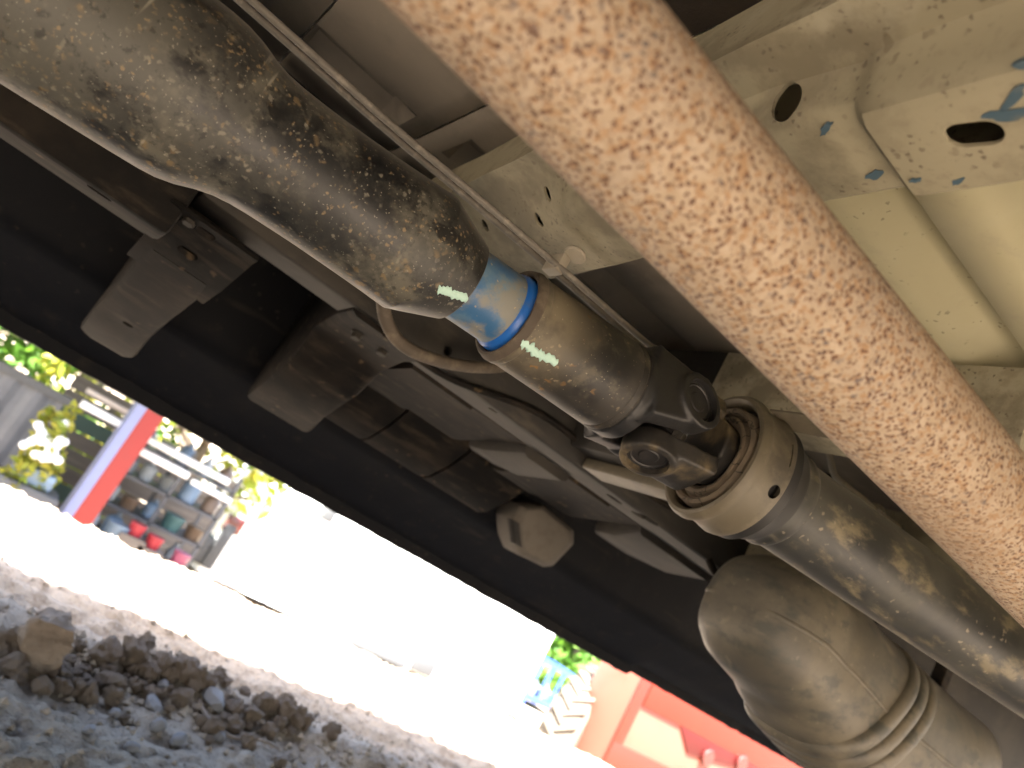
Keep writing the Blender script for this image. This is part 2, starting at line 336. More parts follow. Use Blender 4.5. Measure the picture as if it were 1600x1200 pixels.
def solidify(o, th, off=1.0):
    md = o.modifiers.new('s', 'SOLIDIFY'); md.thickness = th; md.offset = off; return o
def cut(o, cutters, auto=35):
    for c in cutters:
        md = o.modifiers.new('b', 'BOOLEAN'); md.operation = 'DIFFERENCE'; md.object = c; md.solver = 'EXACT'
    bake(o)
    for c in cutters:
        me = c.data; bpy.data.objects.remove(c); bpy.data.meshes.remove(me)
    o.data.polygons.foreach_set('use_smooth', [True]*len(o.data.polygons)); o.data.set_sharp_from_angle(angle=R(auto))
    return o
def drill(p, d, rx, ry=None, depth=0.05, ref=(0, 0, 1), seg=20):
    """an oval cutter centred at p along d"""
    a, s, t = frame(d, ref); p = Vector(p); ry = ry or rx; rg = []
    for q in (-depth/2, depth/2):
        rg.append([p+a*q+s*(math.cos(2*math.pi*k/seg)*rx)+t*(math.sin(2*math.pi*k/seg)*ry) for k in range(seg)])
    V, Fc = loft(rg); return link('cutter', V, Fc, 'black')
def slot(p, d, L, r, depth=0.05, ref=(0, 0, 1), ang=0.0):
    a, s, t = frame(d, ref); p = Vector(p); u = s*math.cos(ang)+t*math.sin(ang); v = a.cross(u); out = []
    for k in range(13): th = -math.pi/2+math.pi*k/12; out.append(u*(L/2+r*math.cos(th))+v*(r*math.sin(th)))
    for k in range(13): th = math.pi/2+math.pi*k/12; out.append(u*(-L/2+r*math.cos(th))+v*(r*math.sin(th)))
    V, Fc = loft([[p+q-a*depth/2 for q in out], [p+q+a*depth/2 for q in out]]); return link('cutter', V, Fc, 'black')
def join_vf(parts):
    V = []; Fc = []
    for v, f in parts:
        k = len(V); V += list(v); Fc += [tuple(i+k for i in q) for q in f]
    return V, Fc
def cyl_vf(p, q, r, seg=24, r2=None):
    p, q = Vector(p), Vector(q); a, s, t = frame(q-p, (0.3, 0.2, 0.93))
    return loft([ring(p, s, t, r, seg), ring(q, s, t, r if r2 is None else r2, seg)])
def zr(z): return z+CAM_Z                              # height given relative to the camera

# ================================================================== GROUND
def fbm(x, y, sc_, oct=4, seed=0.0):
    return mnoise.fractal(Vector((x*sc_+seed, y*sc_-seed, seed)), 1.0, 2.0, oct)
def ground_z(x, y):
    z = 0.0
    # windrow of earth alongside the truck
    rc = 1.36+0.07*math.sin(x*2.3+0.5)
    z += (0.036+0.022*fbm(x, 0, 3.0, 3, 4))*math.exp(-((y-rc)/0.055)**2) if -0.8 < x < 1.15 else 0.0
    # bank: edge of the pad, then the lower yard
    e = 2.36+0.05*fbm(x, 0, 1.2, 3, 9)
    if y > e:
        u = min((y-e)/2.6, 1.0); z -= 1.40*(u*u*(3-2*u))**0.8
    z += 0.035*math.exp(-((y-e+0.12)/0.16)**2)
    if y > 5: z += 0.05*fbm(x, y, 0.25, 3, 2)
    if abs(x) < 6 and -3 < y < 5:
        z += 0.012*fbm(x, y, 4, 4, 1)+0.006*fbm(x, y, 16, 3, 3)
        if 0.8 < y < 2.4 and -0.4 < x < 2.6: z += 0.005*fbm(x, y, 60, 2, 5)+0.014*abs(fbm(x, y, 24, 3, 8))
        z += 0.010*math.sin((y-1.62)*70)*math.exp(-((y-1.62)/0.07)**2)
    return z
def axis_vals(segs):
    v = []
    for a, b, n in segs: v += list(np.linspace(a, b, n, endpoint=False))
    return v+[segs[-1][1]]
gx = axis_vals([(-150, -8, 12), (-8, -0.6, 50), (-0.6, 2.4, 270), (2.4, 6, 60), (6, 14, 30), (14, 150, 14)])
gy = axis_vals([(-150, -8, 10), (-8, 0.6, 40), (0.6, 2.6, 190), (2.6, 5.4, 60), (5.4, 16, 30), (16, 150, 14)])
V = [(x, y, ground_z(x, y)) for y in gy for x in gx]; nx = len(gx)
Fc = [(j*nx+i, j*nx+i+1, (j+1)*nx+i+1, (j+1)*nx+i) for j in range(len(gy)-1) for i in range(nx-1)]
g = link('ground', V, Fc, 'soil', smooth=True); g['kind'] = 'structure'

# ================================================================== TRUCK
truck = thing('truck', 'underside of a raised truck with dusty driveshaft, rusty exhaust and frame rails', 'truck')
cx0 = 0.465                                             # centre line of the truck (Y)
# ---- floor pans
def floor_part(name, x0, x1, yz, m, xs=None):
    """floor sheet: profile yz (y, z rel) drawn from x0 to x1; xs scales rib depth at the ends"""
    st = xs or [(x0, 1), (x1, 1)]; base = max(0.34, 0.34); rows = []
    for x, k in st: rows.append([Vector((x, y, zr(base+(z-base)*k))) for y, z in yz])
    V, Fc = loft(rows, closed=False); o = link(name, V, Fc, m, truck, auto=25); solidify(o, 0.0025, 0.0); return bake(o)
def grooves(y0, y1, gs, depth=0.018):
    yz = [(y0, 0.34)]
    for a, b in gs: yz += [(a, 0.34), (a+0.003, 0.34+depth), (b-0.020, 0.34+depth), (b, 0.34)]
    return yz+[(y1, 0.34)]
floor_part('floor_pan', 0.19, 2.4, grooves(-0.50, 0.56, [(0.10, 0.14), (0.215, 0.26), (0.298, 0.345), (0.43, 0.475)], .015), 'floor')
floor_part('floor_pan', -1.2, 0.188, grooves(-0.50, 0.50, [], 0), 'bitumen')
floor_part('floor_pan', -0.9, 0.030, grooves(0.502, .83, [(0.60, 0.66)], 0.006), 'dim_floor')
floor_part('floor_pan', -0.9, 2.4, grooves(0.832, 1.17, []), 'sill')  # outer floor strip in black: shade of the recess put into its colour
floor_part('floor_pan', 0.032, 0.170, grooves(0.502, .83, [(0.700, 0.765)]), 'dim_floor', [(0.032, 0), (0.038, 1), (0.130, 1), (0.150, 0), (0.170, 0)])
floor_part('floor_pan', 0.172, 2.4, grooves(0.562, .83, [(0.66, 0.725)]), 'dim_floor', [(0.172, 0), (0.195, 0), (0.205, 1), (2.4, 1)])
# ---- frame rail, far side: deep rear length and shallower front length
def rail(name, x0, x1, y0, y1, z0, z1, holes, mm_='chassis'):
    o = box(name, x0, x1, y0, y1, zr(z0), zr(z1), mm_ , truck, 0.006)
    md = [slot(p, d, L, r, 0.03, ref=(0, 1, 0) if abs(d[2]) > .5 else (0, 0, 1), ang=a) for p, d, L, r, a in holes]
    return cut(o, md) if md else o
dn = (0, 0, 1); sd = (0, 1, 0)
def hz(px, py, z): return on(px, py, z=zr(z))
def hy(px, py, y): return on(px, py, y=y)
rail('frame_rail', -1.6, 0.040, 0.79, 0.872, 0.119, 0.30, [(hz(155, 302, .119), dn, 0.012, 0.006, 0)])
rail('frame_rail', 0.042, 3.0, 0.79, 0.872, 0.170, 0.30, [
    (hz(668, 567, .170), dn, 0.016, 0.006, 0), (hz(699, 591, .170), dn, 0.020, 0.007, 0), (hz(770, 641, .170), dn, 0.004, 0.005, 0),
    (hz(960, 780, .170), dn, 0.016, 0.007, 0), (hz(997, 805, .170), dn, 0.012, 0.007, 0), (hz(1012, 812, .170), dn, 0.022, 0.009, 0),
    (hy(700, 548, .79), sd, 0.0, 0.006, 0)], 'rail_dust')
# near-side rail, over the camera
rail('frame_rail', -1.6, 3.0, -0.20, -0.12, 0.215, 0.335, [])
# ---- gusset plate below the step in the rail
yz = [(0.786, 0.154), (0.80, 0.150), (0.872, 0.1195), (0.93, 0.105)]
o = link('gusset_plate', *loft([[Vector((x, y, zr(z-0.004))) for y, z in yz] for x in (0.026, 0.070, 0.118)], closed=False), 'chassis', truck, auto=30)
solidify(o, 0.004, 0); bake(o)
cut(o, [slot(hy(*p, y), (0, -0.35, 1), L, r, 0.05, ref=(0, 1, 0)) for p, y, L, r in (((249, 342), .80, .002, .005), ((322, 364), .80, .010, .005), ((294, 394), .845, .012, .005), ((268, 416), .885, .010, .005))])
# ---- outriggers from rail to sill
def outrigger(st, m='chassis', holes=()):
    """st: (y, x0, x1, zbottom, ztop) stations outwards; a folded hat section"""
    rings = []
    for y, x0, x1, zb, zt in st:
        e = 0.010
        rings.append([Vector((x0, y, zr(zt))), Vector((x0, y, zr(zb+e))), Vector((x0+e*.3, y, zr(zb+e*.3))), Vector((x0+e, y, zr(zb))),
                      Vector((x1-e, y, zr(zb))), Vector((x1-e*.3, y, zr(zb+e*.3))), Vector((x1, y, zr(zb+e))), Vector((x1, y, zr(zt)))])
    V, Fc = loft(rings, True); o = link('outrigger', V, Fc, m, truck, auto=40)
    return cut(o, list(holes)) if holes else o
outrigger([(0.876, 0.032, 0.112, 0.112, .33), (0.95, 0.036, 0.112, 0.090, .33), (1.05, 0.038, 0.112, 0.060, .33), (1.14, 0.038, 0.115, 0.038, .30), (1.22, 0.040, 0.121, 0.008, .2), (1.245, 0.052, 0.120, 0.006, .1)],
          holes=[drill(hy(205, 500, 1.115), (0, -.3, 1), .007, .006, .06)])
outrigger([(0.80, 0.226, 0.335, 0.164, .20), (0.872, 0.232, 0.340, 0.1635, .33), (0.95, 0.240, 0.350, 0.150, .33), (1.00, 0.252, 0.356, 0.110, .33), (1.10, 0.262, 0.366, 0.066, .33), (1.20, 0.276, 0.392, 0.045, .20)],
          holes=[drill(hz(x, y, .162), (0, 0, 1), .007, .005, .04) for x, y in ((573, 541), (528, 554))])
outrigger([(0.874, 0.552, 0.640, 0.158, .33), (0.98, 0.555, 0.640, 0.146, .33), (1.04, 0.562, 0.630, 0.148, .32), (1.055, 0.575, 0.615, 0.156, .30)], 'rail_dust',
          holes=[drill(hz(795, 703, .155), (0, 0, 1), .010, .007, .04)])
outrigger([(0.874, 0.80, 0.985, 0.160, .33), (0.95, 0.825, 0.975, 0.146, .33), (1.03, 0.85, 0.95, 0.146, .32), (1.05, 0.87, 0.93, 0.152, .30)], 'rail_dust',
          holes=[drill(hz(967, 828, .15), (0, 0, 1), .011, .010, .05), drill(hz(1000, 800, .155), (0, 0, 1), .006, .006, .05)])
# stiffener panels between the outriggers, behind the rail
for xa, xb, dz_ in ((.352, .452, 0), (.454, .550, .004), (.642, .728, 0), (.730, .815, .004)):
    pz_ = [(0.875, .1665), (0.96, .160), (1.05, .146), (1.075, .146), (1.09, .156), (1.095, .33), (0.875, .33)]
    link('closing_panel', *loft([[Vector((x, y, zr(z+(dz_ if z < .3 else 0)))) for y, z in pz_] for x in (xa, xb)]), 'chassis', truck, auto=30)
for xa, xb in ((.368, .470), (.474, .60), (.605, .735)):
    pz_ = [(1.098, .150), (1.130, .118), (1.175, .088), (1.200, .082), (1.203, .20), (1.098, .20)]
    link('inner_panel', *loft([[Vector((x, y, zr(z))) for y, z in pz_] for x in (xa, xb)]), 'chassis', truck, auto=30)
def bolt(p, d, r=.0065, m='rail_dust'):
    lathe('bolt', p, d, [(0, r*1.35), (r*.25, r*1.35), (r*.3, r), (r*1.1, r), (r*1.2, r*.85)], m, truck, 6, auto=20)
for px, py, y in ((300, 340, .80), (345, 385, .84), (560, 520, .872), (600, 545, .872), (172, 470, 1.12)): bolt(hy(px, py, y)+Vector((0, 0, -.001)), (0, -.25, -1))
# ---- sill, far side: inner wall, crease, sloping underside, pinched flange, outer face
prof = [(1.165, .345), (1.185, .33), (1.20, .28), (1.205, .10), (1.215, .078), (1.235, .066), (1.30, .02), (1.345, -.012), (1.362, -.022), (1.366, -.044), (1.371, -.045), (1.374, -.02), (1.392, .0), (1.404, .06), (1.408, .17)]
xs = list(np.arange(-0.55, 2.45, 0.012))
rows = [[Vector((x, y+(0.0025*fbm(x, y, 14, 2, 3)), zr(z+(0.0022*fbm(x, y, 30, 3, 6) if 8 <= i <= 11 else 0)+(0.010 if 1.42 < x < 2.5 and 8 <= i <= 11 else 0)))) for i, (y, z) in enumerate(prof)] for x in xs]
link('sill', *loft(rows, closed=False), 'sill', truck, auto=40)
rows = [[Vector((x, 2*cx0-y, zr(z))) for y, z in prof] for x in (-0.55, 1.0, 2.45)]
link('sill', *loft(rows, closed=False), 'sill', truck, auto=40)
# ---- body shell above (outside the picture; it carries the roof that shades the ground)
sect = lambda x, w, zl, zs, zt, wr: [Vector((x, cx0-w, zl)), Vector((x, cx0+w, zl)), Vector((x, cx0+w+.01, zs*.6+zl*.4)), Vector((x, cx0+w-.01, zs)), Vector((x, cx0+wr, zt)), Vector((x, cx0-wr, zt)), Vector((x, cx0-w+.01, zs)), Vector((x, cx0-w-.01, zs*.6+zl*.4))]
rings = [sect(-1.75, .90, .84, .90, .92, .88), sect(1.50, .92, .84, .90, .92, .90), sect(1.53, .94, .84, 1.12, 1.60, .80), sect(1.62, .94, .84, 1.12, 1.74, .76), sect(2.4, .94, .84, 1.12, 1.76, .74), sect(2.75, .94, .84, 1.10, 1.24, .88), sect(3.35, .93, .84, 1.02, 1.08, .80), sect(3.55, .82, .84, .95, .98, .70)]
link('body_shell', *loft(rings), 'white', truck, auto=30)
for s in (-1, 1):
    yy = cx0+s*.945; tag(box('side_panel', -0.45, 2.36, min(yy, yy-s*.03), max(yy, yy-s*.03), zr(.165), .84, 'white', truck, .006), None, None)
box('bed_floor', -1.75, -1.22, cx0-.9, cx0+.9, .785, .797, 'chassis', truck)
# ---- wheels, axles
def wheel(x, y, r=.38, wd=.24):
    hub = lathe('wheel', (x, y-wd/2, r), (0, 1, 0), [(0.05, .06), (.05, .17), (.02, .20), (0, .215), (.0, .20), (wd*.5, .18), (wd, .20), (wd, .215), (wd-.02, .19), (wd-.05, .08)], 'rim', truck, 32)
    lathe('tyre', (x, y-wd/2, r), (0, 1, 0), [(.012, .215), (-.004, .29), (.012, r-.02), (.04, r), (wd-.04, r), (wd-.012, r-.02), (wd+.004, .29), (wd-.012, .215)], 'tyre', hub, 48, cap=(False, False))
for x in (-0.95, 2.86):
    for y in (cx0-.80, cx0+.80): wheel(x, y)
tube('axle', [(-0.95, cx0-.72, .38), (-0.95, cx0+.72, .38)], .045, 'chassis', truck, 20, 0)
tube('axle', [(2.86, cx0-.72, .38), (2.86, cx0+.72, .38)], .04, 'chassis', truck, 20, 0)
# ---- crossmember over the shaft: flange, web, bottom with pressed pads
st = [  # y, flange outer x, web top x, fold x, bottom far x, z bottom
    (-0.116, 0.1540, 0.1895, 0.1960, .252, .243), (0.10, 0.1600, 0.1895, 0.1960, .253, .2430), (0.196, 0.1640, 0.1925, 0.1990, .254, .2420), (0.213, 0.1650, 0.1940, 0.2005, .2555, .2432), (0.223, 0.1660, 0.1980, 0.2045, .258, .2530),
    (0.27, 0.1690, 0.1965, 0.2030, .260, .2535), (0.34, 0.1750, 0.2015, 0.2080, .268, .2530), (0.42, 0.1830, 0.2075, 0.2140, .284, .2510), (0.455, 0.1870, 0.2125, 0.2190, .290, .2510), (0.485, .187, .206, .234, .296, .2530), (0.515, .190, .208, .246, .302, .2560),
    (0.56, .193, .210, .258, .306, .2540), (0.66, .202, .214, .264, .306, .2480), (0.788, .208, .218, .268, .306, .2300)]
zf = .276
rings = []
for y, fx, wt, fo, fa, zb in st:
    rings.append([Vector((fx+.014, y, zr(.338))), Vector((fx, y, zr(zf))), Vector((wt-.008, y, zr(zf))), Vector((wt-.001, y, zr(zf-.0015))), Vector((wt+(fo-wt)*.18, y, zr(zf+(zb-zf)*.18))),
                  Vector((fo+(wt-fo)*.22, y, zr(zb+(zf-zb)*.22))), Vector((fo+.001, y, zr(zb+.0022))), Vector((fo+.006, y, zr(zb))),
                  Vector((fa-.004, y, zr(zb))), Vector((fa, y, zr(zb+.003))), Vector((fa+.006, y, zr(.335))), Vector((fa-.002, y, zr(.335)))])
o = link('crossmember', *loft(rings, closed=False), 'tan', truck, auto=45)
md = o.modifiers.new('sub', 'SUBSURF'); md.subdivision_type = 'SIMPLE'; md.levels = 1
solidify(o, .0022, 0.0); bake(o)
cut(o, [slot(hz(1523, 208, .242), dn, .0085, .0068, .03, ref=(0, 1, 0), ang=R(98)), drill(hz(1430, 238, .243), dn, .0030, None, .03),
        drill(hz(925, 385, .2525), dn, .0055, .0045, .03),
        drill(on(1225, 157, z=zr(.264)), (1, 0, .35), .0085, .0098, .03),
        drill(on(860, 302, z=zr(.268)), (1, 0, 1.4), .0042, .0062, .03), drill(on(845, 342, z=zr(.262)), (1, 0, 1.8), .0045, .0066, .03), drill(on(757, 353, z=zr(.262)), (1, 0, 1.8), .0042, .006, .03)])
xm = [o_ for o_ in truck.children if o_.name.startswith('crossmember')][0]
rq = random.Random(4)
for px, py, rr_, el in ((1580, 158, .0040, 2.2), (1578, 180, .0052, 1.9), (1366, 275, .0042, 1.3), (1289, 203, .0032, 1.8), (1497, 284, .0028, 1.4), (1430, 283, .0018, 1.6), (1598, 100, .003, 1.5)):
    c = hz(px, py, .2408 if px > 1410 else .2515); an = rq.uniform(-.6, .6)+1.2; top = []; n_ = 14
    for q in range(n_):
        th = 2*math.pi*q/n_; r_ = rr_*rq.uniform(.55, 1.15); u_, v_ = r_*el*math.cos(th), r_*.7*math.sin(th)
        top.append(c+Vector((u_*math.cos(an)-v_*math.sin(an), u_*math.sin(an)+v_*math.cos(an), 0)))
    prism('paint_fleck', top, (0, 0, .0022), 'fleck', xm)
# ---- second crossmember, carrying the centre bearing
for st, m_ in (([(0.285, .262), (0.36, .262), (0.56, .262), (0.60, .250)], 'tan'), ([(0.601, .250), (0.66, .192), (0.70, .188), (0.788, .188)], 'rail_dust')):
    rings = []
    for y, zb in st:
        rings.append([Vector((.548, y, zr(.332))), Vector((.548, y, zr(zb+.012))), Vector((.555, y, zr(zb))), Vector((.615, y, zr(zb))), Vector((.622, y, zr(zb+.012))), Vector((.622, y, zr(.332)))])
    link('crossmember', *loft(rings, closed=True), m_, truck, auto=40)
box('flange_bar', .585, .626, .60, .788, zr(.1725), zr(.1865), 'housing', truck, .002)
# a third, farther along
rings = []
for y, zb in [(0.285, .25), (0.55, .235), (0.788, .20)]:
    rings.append([Vector((.93, y, zr(.332))), Vector((.93, y, zr(zb+.012))), Vector((.94, y, zr(zb))), Vector((1.02, y, zr(zb))), Vector((1.03, y, zr(zb+.012))), Vector((1.03, y, zr(.332)))])
link('crossmember', *loft(rings, closed=True), 'tan', truck, auto=40)

# ---- driveshaft
A0 = Vector((0, .47, zr(.1445))); AD = Vector((1, 0, .075)).normalized()
def axA(x): return A0+AD*(x/AD.x)
J = axA(.392)                                          # joint centre
BD = Vector((1, -.204, .012)).normalized()
def axB(x): return J+BD*((x-.392)/BD.x)
k = 1/AD.x
def lump(x, th):
    f = 1+0.006*math.sin(3*th+x*40)*math.exp(-((x-.03)/.03)**2)
    if x > .12: f += .13*math.exp(-((th-math.pi*1.70) % (2*math.pi)-0)**2/.10)*math.exp(-((x-.166)/.010)**2)
    if x > .12: f -= .07*math.exp(-(((th-5.75)/.22)**2))*math.exp(-((x-.172)/.007)**2)
    return f
pr = [(-1.0, .0505), (-.9, .0505), (-.3, .0505), (-.1, .0505), (-.05, .0505), (-.03, .0505), (-.012, .0503), (-.002, .0495), (.008, .0472), (.018, .0435), (.028, .0410), (.038, .0400), (.05, .0397), (.065, .0397), (.08, .0399), (.10, .0406), (.12, .0415), (.135, .0424), (.1455, .0431), (.1492, .0433), (.1500, .0432), (.157, .0407), (.162, .0389), (.167, .0370), (.172, .0352), (.177, .0334), (.1815, .0317), (.1848, .0304), (.1857, .0290), (.1862, .0266)]
shaft = lathe('driveshaft', A0, AD, [(x*k, r) for x, r in pr], 'shaft', truck, 96, rf=lump, auto=17)
shaft['label'] = 'two-piece driveshaft with blue spline sleeve and universal joint'
lathe('spline_sleeve', axA(.176), AD, [(0, .0266), (.006, .0268), (.03, .0270), (.052, .0274), (.058, .0274), (.075, .026)], 'blue', shaft, 64)
lathe('seal_ring', axA(.2225), AD, [(0, .0272), (.001, .0284), (.003, .0293), (.008, .0298), (.014, .0298), (.018, .0275)], 'blue_seal', shaft, 64)
# slip sleeve: rolled lip, bore, weld grooves
lathe('slip_sleeve', axA(.2300), AD, [(.030, .0302), (.004, .0304), (.0005, .0312), (-.001, .0328), (-.0006, .0344), (.002, .0358), (.006, .0363), (.0085, .0362), (.0095, .0355), (.03, .0358), (.06, .0366), (.09, .0375), (.1010, .0379), (.1030, .0372), (.1045, .0380), (.1075, .0383), (.1090, .0374), (.1105, .0372), (.1112, .0372)], 'sleeve', shaft, 80, cap=(False, True))
lathe('dust_lip', axA(.2295), AD, [(.006, .0306), (-.0005, .0308), (-.0019, .0322), (-.0017, .0340), (.0002, .0352), (.003, .0360), (.004, .0366), (.005, .0362)], 'lip', shaft, 64, cap=(False, False))
# paint marks: ribbons lying on the surface
def hit(px, py, r):
    o_ = Vector((0, 0, CAM_Z)); d = Vector(ray(px, py)).normalized(); w_ = o_-A0
    dd = d-AD*d.dot(AD); ww = w_-AD*w_.dot(AD)
    a_, b_, c_ = dd.dot(dd), 2*dd.dot(ww), ww.dot(ww)-r*r; disc = max(b_*b_-4*a_*c_, 0)
    p = o_+d*((-b_-math.sqrt(disc))/(2*a_)); n = (p-A0)-AD*(p-A0).dot(AD); return p, n.normalized()
def paint_mark(pts, wd, rfun, seed):
    rr = random.Random(seed); N_ = 46; P2 = [Vector((x, y, 0)) for x, y in pts]; path = smooth_path(P2, 12); V = []; n = len(path)
    W = 9
    for i, p in enumerate(path):
        t = (path[min(i+1, n-1)]-path[max(i-1, 0)]).normalized(); q = Vector((-t.y, t.x, 0))
        e = min(1, (i+.35)/2.2)*min(1, (n-1-i+.35)/2.2)
        wl = wd*(e**.5)*(0.84+.75*mnoise.noise(Vector((i*.30, seed, 0)))); wr = wd*(e**.5)*(0.84+.75*mnoise.noise(Vector((i*.30, seed+9, 0))))
        for j in range(W):
            u = -1+2*j/(W-1); s_ = u*(wl if u < 0 else wr); pp = p+q*s_
            r = rfun(pp.x, pp.y); h, nn = hit(pp.x, pp.y, r)
            V.append(h+nn*(.0009*(1-u**4)-.0006*(abs(u) == 1)+.00025*mnoise.noise(Vector((i*.5, u*3, seed)))))
    Fc = [(i*W+j, i*W+j+1, (i+1)*W+j+1, (i+1)*W+j) for i in range(n-1) for j in range(W-1)]
    link('paint_mark', V, Fc, 'mint', shaft, smooth=True)
def r_at(prof_):
    xs_ = [x for x, _ in prof_]; rs_ = [r for _, r in prof_]
    def f(px, py):
        r = .04
        for _ in range(3):
            p, n = hit(px, py, r); x = (p-A0).dot(AD); r = float(np.interp(x, xs_, rs_))
        return r
    return f
paint_mark([(684, 452), (698, 455), (712, 461), (731, 467)], 9.0, r_at([(x*k, r) for x, r in pr]+[(.19*k, .0268), (.24, .0272)]), 3)
paint_mark([(814, 536), (826, 541), (838, 552), (852, 558), (871, 567)], 8.8, lambda x, y: .0360, 8)
# yokes, grown together with a voxel remesh like a forging
def forging(name, parts, m, voxel=.0014, sm=14):
    o = link(name, *join_vf(parts), m, shaft)
    md = o.modifiers.new('r', 'REMESH'); md.mode = 'VOXEL'; md.voxel_size = voxel
    ms = o.modifiers.new('s', 'SMOOTH'); ms.factor = .5; ms.iterations = sm
    bake(o); o.data.materials.clear(); o.data.materials.append(M[m]); o.data.polygons.foreach_set('use_smooth', [True]*len(o.data.polygons)); return o
dA = Vector((0.03, -.907, .42)).normalized(); dA = (dA-AD*dA.dot(AD)).normalized()
dB = BD.cross(dA).normalized()
if dB.z > 0: dB = -dB
dA2 = dA
def ear(J, ax, d, base_t, rin, rout, re, wbase, sgn):
    """one ear of a fork: a tapering slab from base (J+ax*base_t) to the pin hole at J, offset along d"""
    w_ = ax.cross(d); out = []
    secs = []
    for u in np.linspace(0, 1, 7):
        c = J+ax*(base_t*(1-u)); hw = wbase*(1-u)+re*u
        ri = rin*(0.80+0.20*u); ro = rout*(0.86+.14*u)
        secs.append([c+d*ri+w_*(-hw), c+d*ri+w_*hw, c+d*(ro*.96)+w_*(hw*.90), c+d*ro+w_*(hw*.45), c+d*ro+w_*(-hw*.45), c+d*(ro*.96)+w_*(-hw*.90)])
    out.append(loft(secs)); out.append(cyl_vf(J+d*rin, J+d*rout*1.02, re, 28))
    return out
parts = [cyl_vf(axA(.3395), axA(.356), .0388, 56, .0380)]
for s in (1, -1): parts += ear(J, AD, dA*s, -.044, .027, .0445, .0235, .0345, s)
yk = forging('yoke', parts, 'yoke')
cut(yk, [link('cutter', *cyl_vf(J+dA*.039, J+dA*.06, .0175, 32), 'black'), link('cutter', *cyl_vf(J-dA*.039, J-dA*.06, .0175, 32), 'black')], 60)
parts = [cyl_vf(axB(.440), axB(.462), .030, 40, .026), cyl_vf(axB(.455), axB(.50), .026, 40)]
for s in (1, -1): parts += ear(J, BD, dB*s, .050, .027, .0445, .0230, .0255, s)
yk2 = forging('yoke', parts, 'yoke_dusty')
cut(yk2, [link('cutter', *cyl_vf(J+dB*.0395, J+dB*.06, .0172, 32), 'black'), link('cutter', *cyl_vf(J-dB*.0395, J-dB*.06, .0172, 32), 'black')], 60)
cr = forging('joint_cross', [cyl_vf(J-dA*.030, J+dA*.030, .0095), cyl_vf(J-dB*.030, J+dB*.030, .0095), cyl_vf(J-dA*.018, J+dA*.018, .0145), cyl_vf(J-dB*.018, J+dB*.018, .0145)], 'yoke', .0014, 3)
for d in (dA, -dA, dB, -dB):
    lathe('bearing_cap', J+d*.020, d, [(0, .0155), (.016, .0160), (.0195, .0160), (.0208, .0150), (.0208, .0142), (.0198, .0134), (.0198, .0085), (.0206, .0075), (.0202, .0)], 'cap', shaft, 36)
    # retaining ring round the cap
    lathe('snap_ring', J+d*.0388, d, [(0, .0158), (.0014, .0160), (.0018, .0168), (.0014, .0176), (0, .0180)], 'yoke', shaft, 36)
# centre bearing
H0 = axB(.452)
hs = lathe('bearing_housing', H0, BD, [(.020, .0490), (.004, .0495), (.0005, .0507), (-.0012, .0530), (-.0004, .0560), (.003, .0580), (.007, .0582), (.010, .0568), (.013, .0556), (.020, .0554), (.027, .0556), (.031, .0568), (.034, .0572), (.037, .0566), (.037, .0490)], 'housing', shaft, 96, cap=(False, False))
solidify(hs, .0015, -1); bake(hs)
hp = on(1209, 768, y=.40)
# find the direction of the drain hole on the housing from the photo
def hit_axis(px, py, P0, D, r):
    o_ = Vector((0, 0, CAM_Z)); d = Vector(ray(px, py)).normalized(); w_ = o_-P0
    dd = d-D*d.dot(D); ww = w_-D*w_.dot(D); a_, b_, c_ = dd.dot(dd), 2*dd.dot(ww), ww.dot(ww)-r*r
    p = o_+d*((-b_-math.sqrt(max(b_*b_-4*a_*c_, 0)))/(2*a_)); n = (p-P0)-D*(p-P0).dot(D); return p, n.normalized()
p, n = hit_axis(1209, 768, H0, BD, .0556); p2, n2 = hit_axis(1236, 712, H0, BD, .0556)
cut(hs, [drill(p, n, .0058, .0045, .02, ref=BD), slot(p2, n2, .020, .0006, .012, ref=BD, ang=0)], 40)
rb = lathe('rubber_bush', axB(.452), BD, [(.012, .0275), (.003, .0285), (.000, .0310), (-.001, .0340), (.000, .0365), (.005, .0378), (.006, .0392), (.001, .0406), (-.0005, .0430), (.002, .0455), (.008, .0462), (.022, .0466)], 'rubber', shaft, 96, rf=lambda x, th: 1+.010*math.sin(5*th+x*200)+.012*mnoise.noise(Vector((math.cos(th)*3, math.sin(th)*3, x*60))), cap=(False, False))
cut_list = []
lathe('bush_core', axB(.456), BD, [(.012, .020), (.008, .0305), (.012, .0485), (.03, .0485)], 'black', shaft, 48, cap=(True, True))
lathe('dark_band', axB(.4865), BD, [(0, .0490), (.002, .0545), (.012, .0545), (.015, .051), (.026, .0475), (.030, .0455)], 'black', shaft, 80, cap=(True, True))
lathe('collar', axB(.502), BD, [(0, .043), (.001, .0475), (.005, .0482), (.009, .0475), (.012, .0452), (.020, .0440), (.022, .0446), (.026, .0448), (.030, .0430)], 'shaft_front', shaft, 80)
lathe('front_tube', axB(.522), BD, [(0, .0418), (.1, .0418), (.3, .0418), (.6, .0418), (1.0, .0418), (1.25, .0418), (1.27, .03)], 'shaft_front', shaft, 80, rf=lambda x, th: 1+.004*math.sin(2*th+x*5))
# bearing bracket: two arms from the housing up to the crossmember
for s, yy in ((1, .40), (-1, .55)):
    c = axB(.478)
    a = c+Vector((0, (yy-.45)*.45, .050)); b = Vector((.560, yy+(yy-.45)*.9, zr(.262)))
    d = (b-a).normalized(); wv = Vector((1, 0, 0))*.017; tv = d.cross(wv).normalized()*.003
    prism('bearing_bracket', [a-wv, a+wv, b+wv*1.5, b-wv*1.5], tv, 'housing', truck, .001)

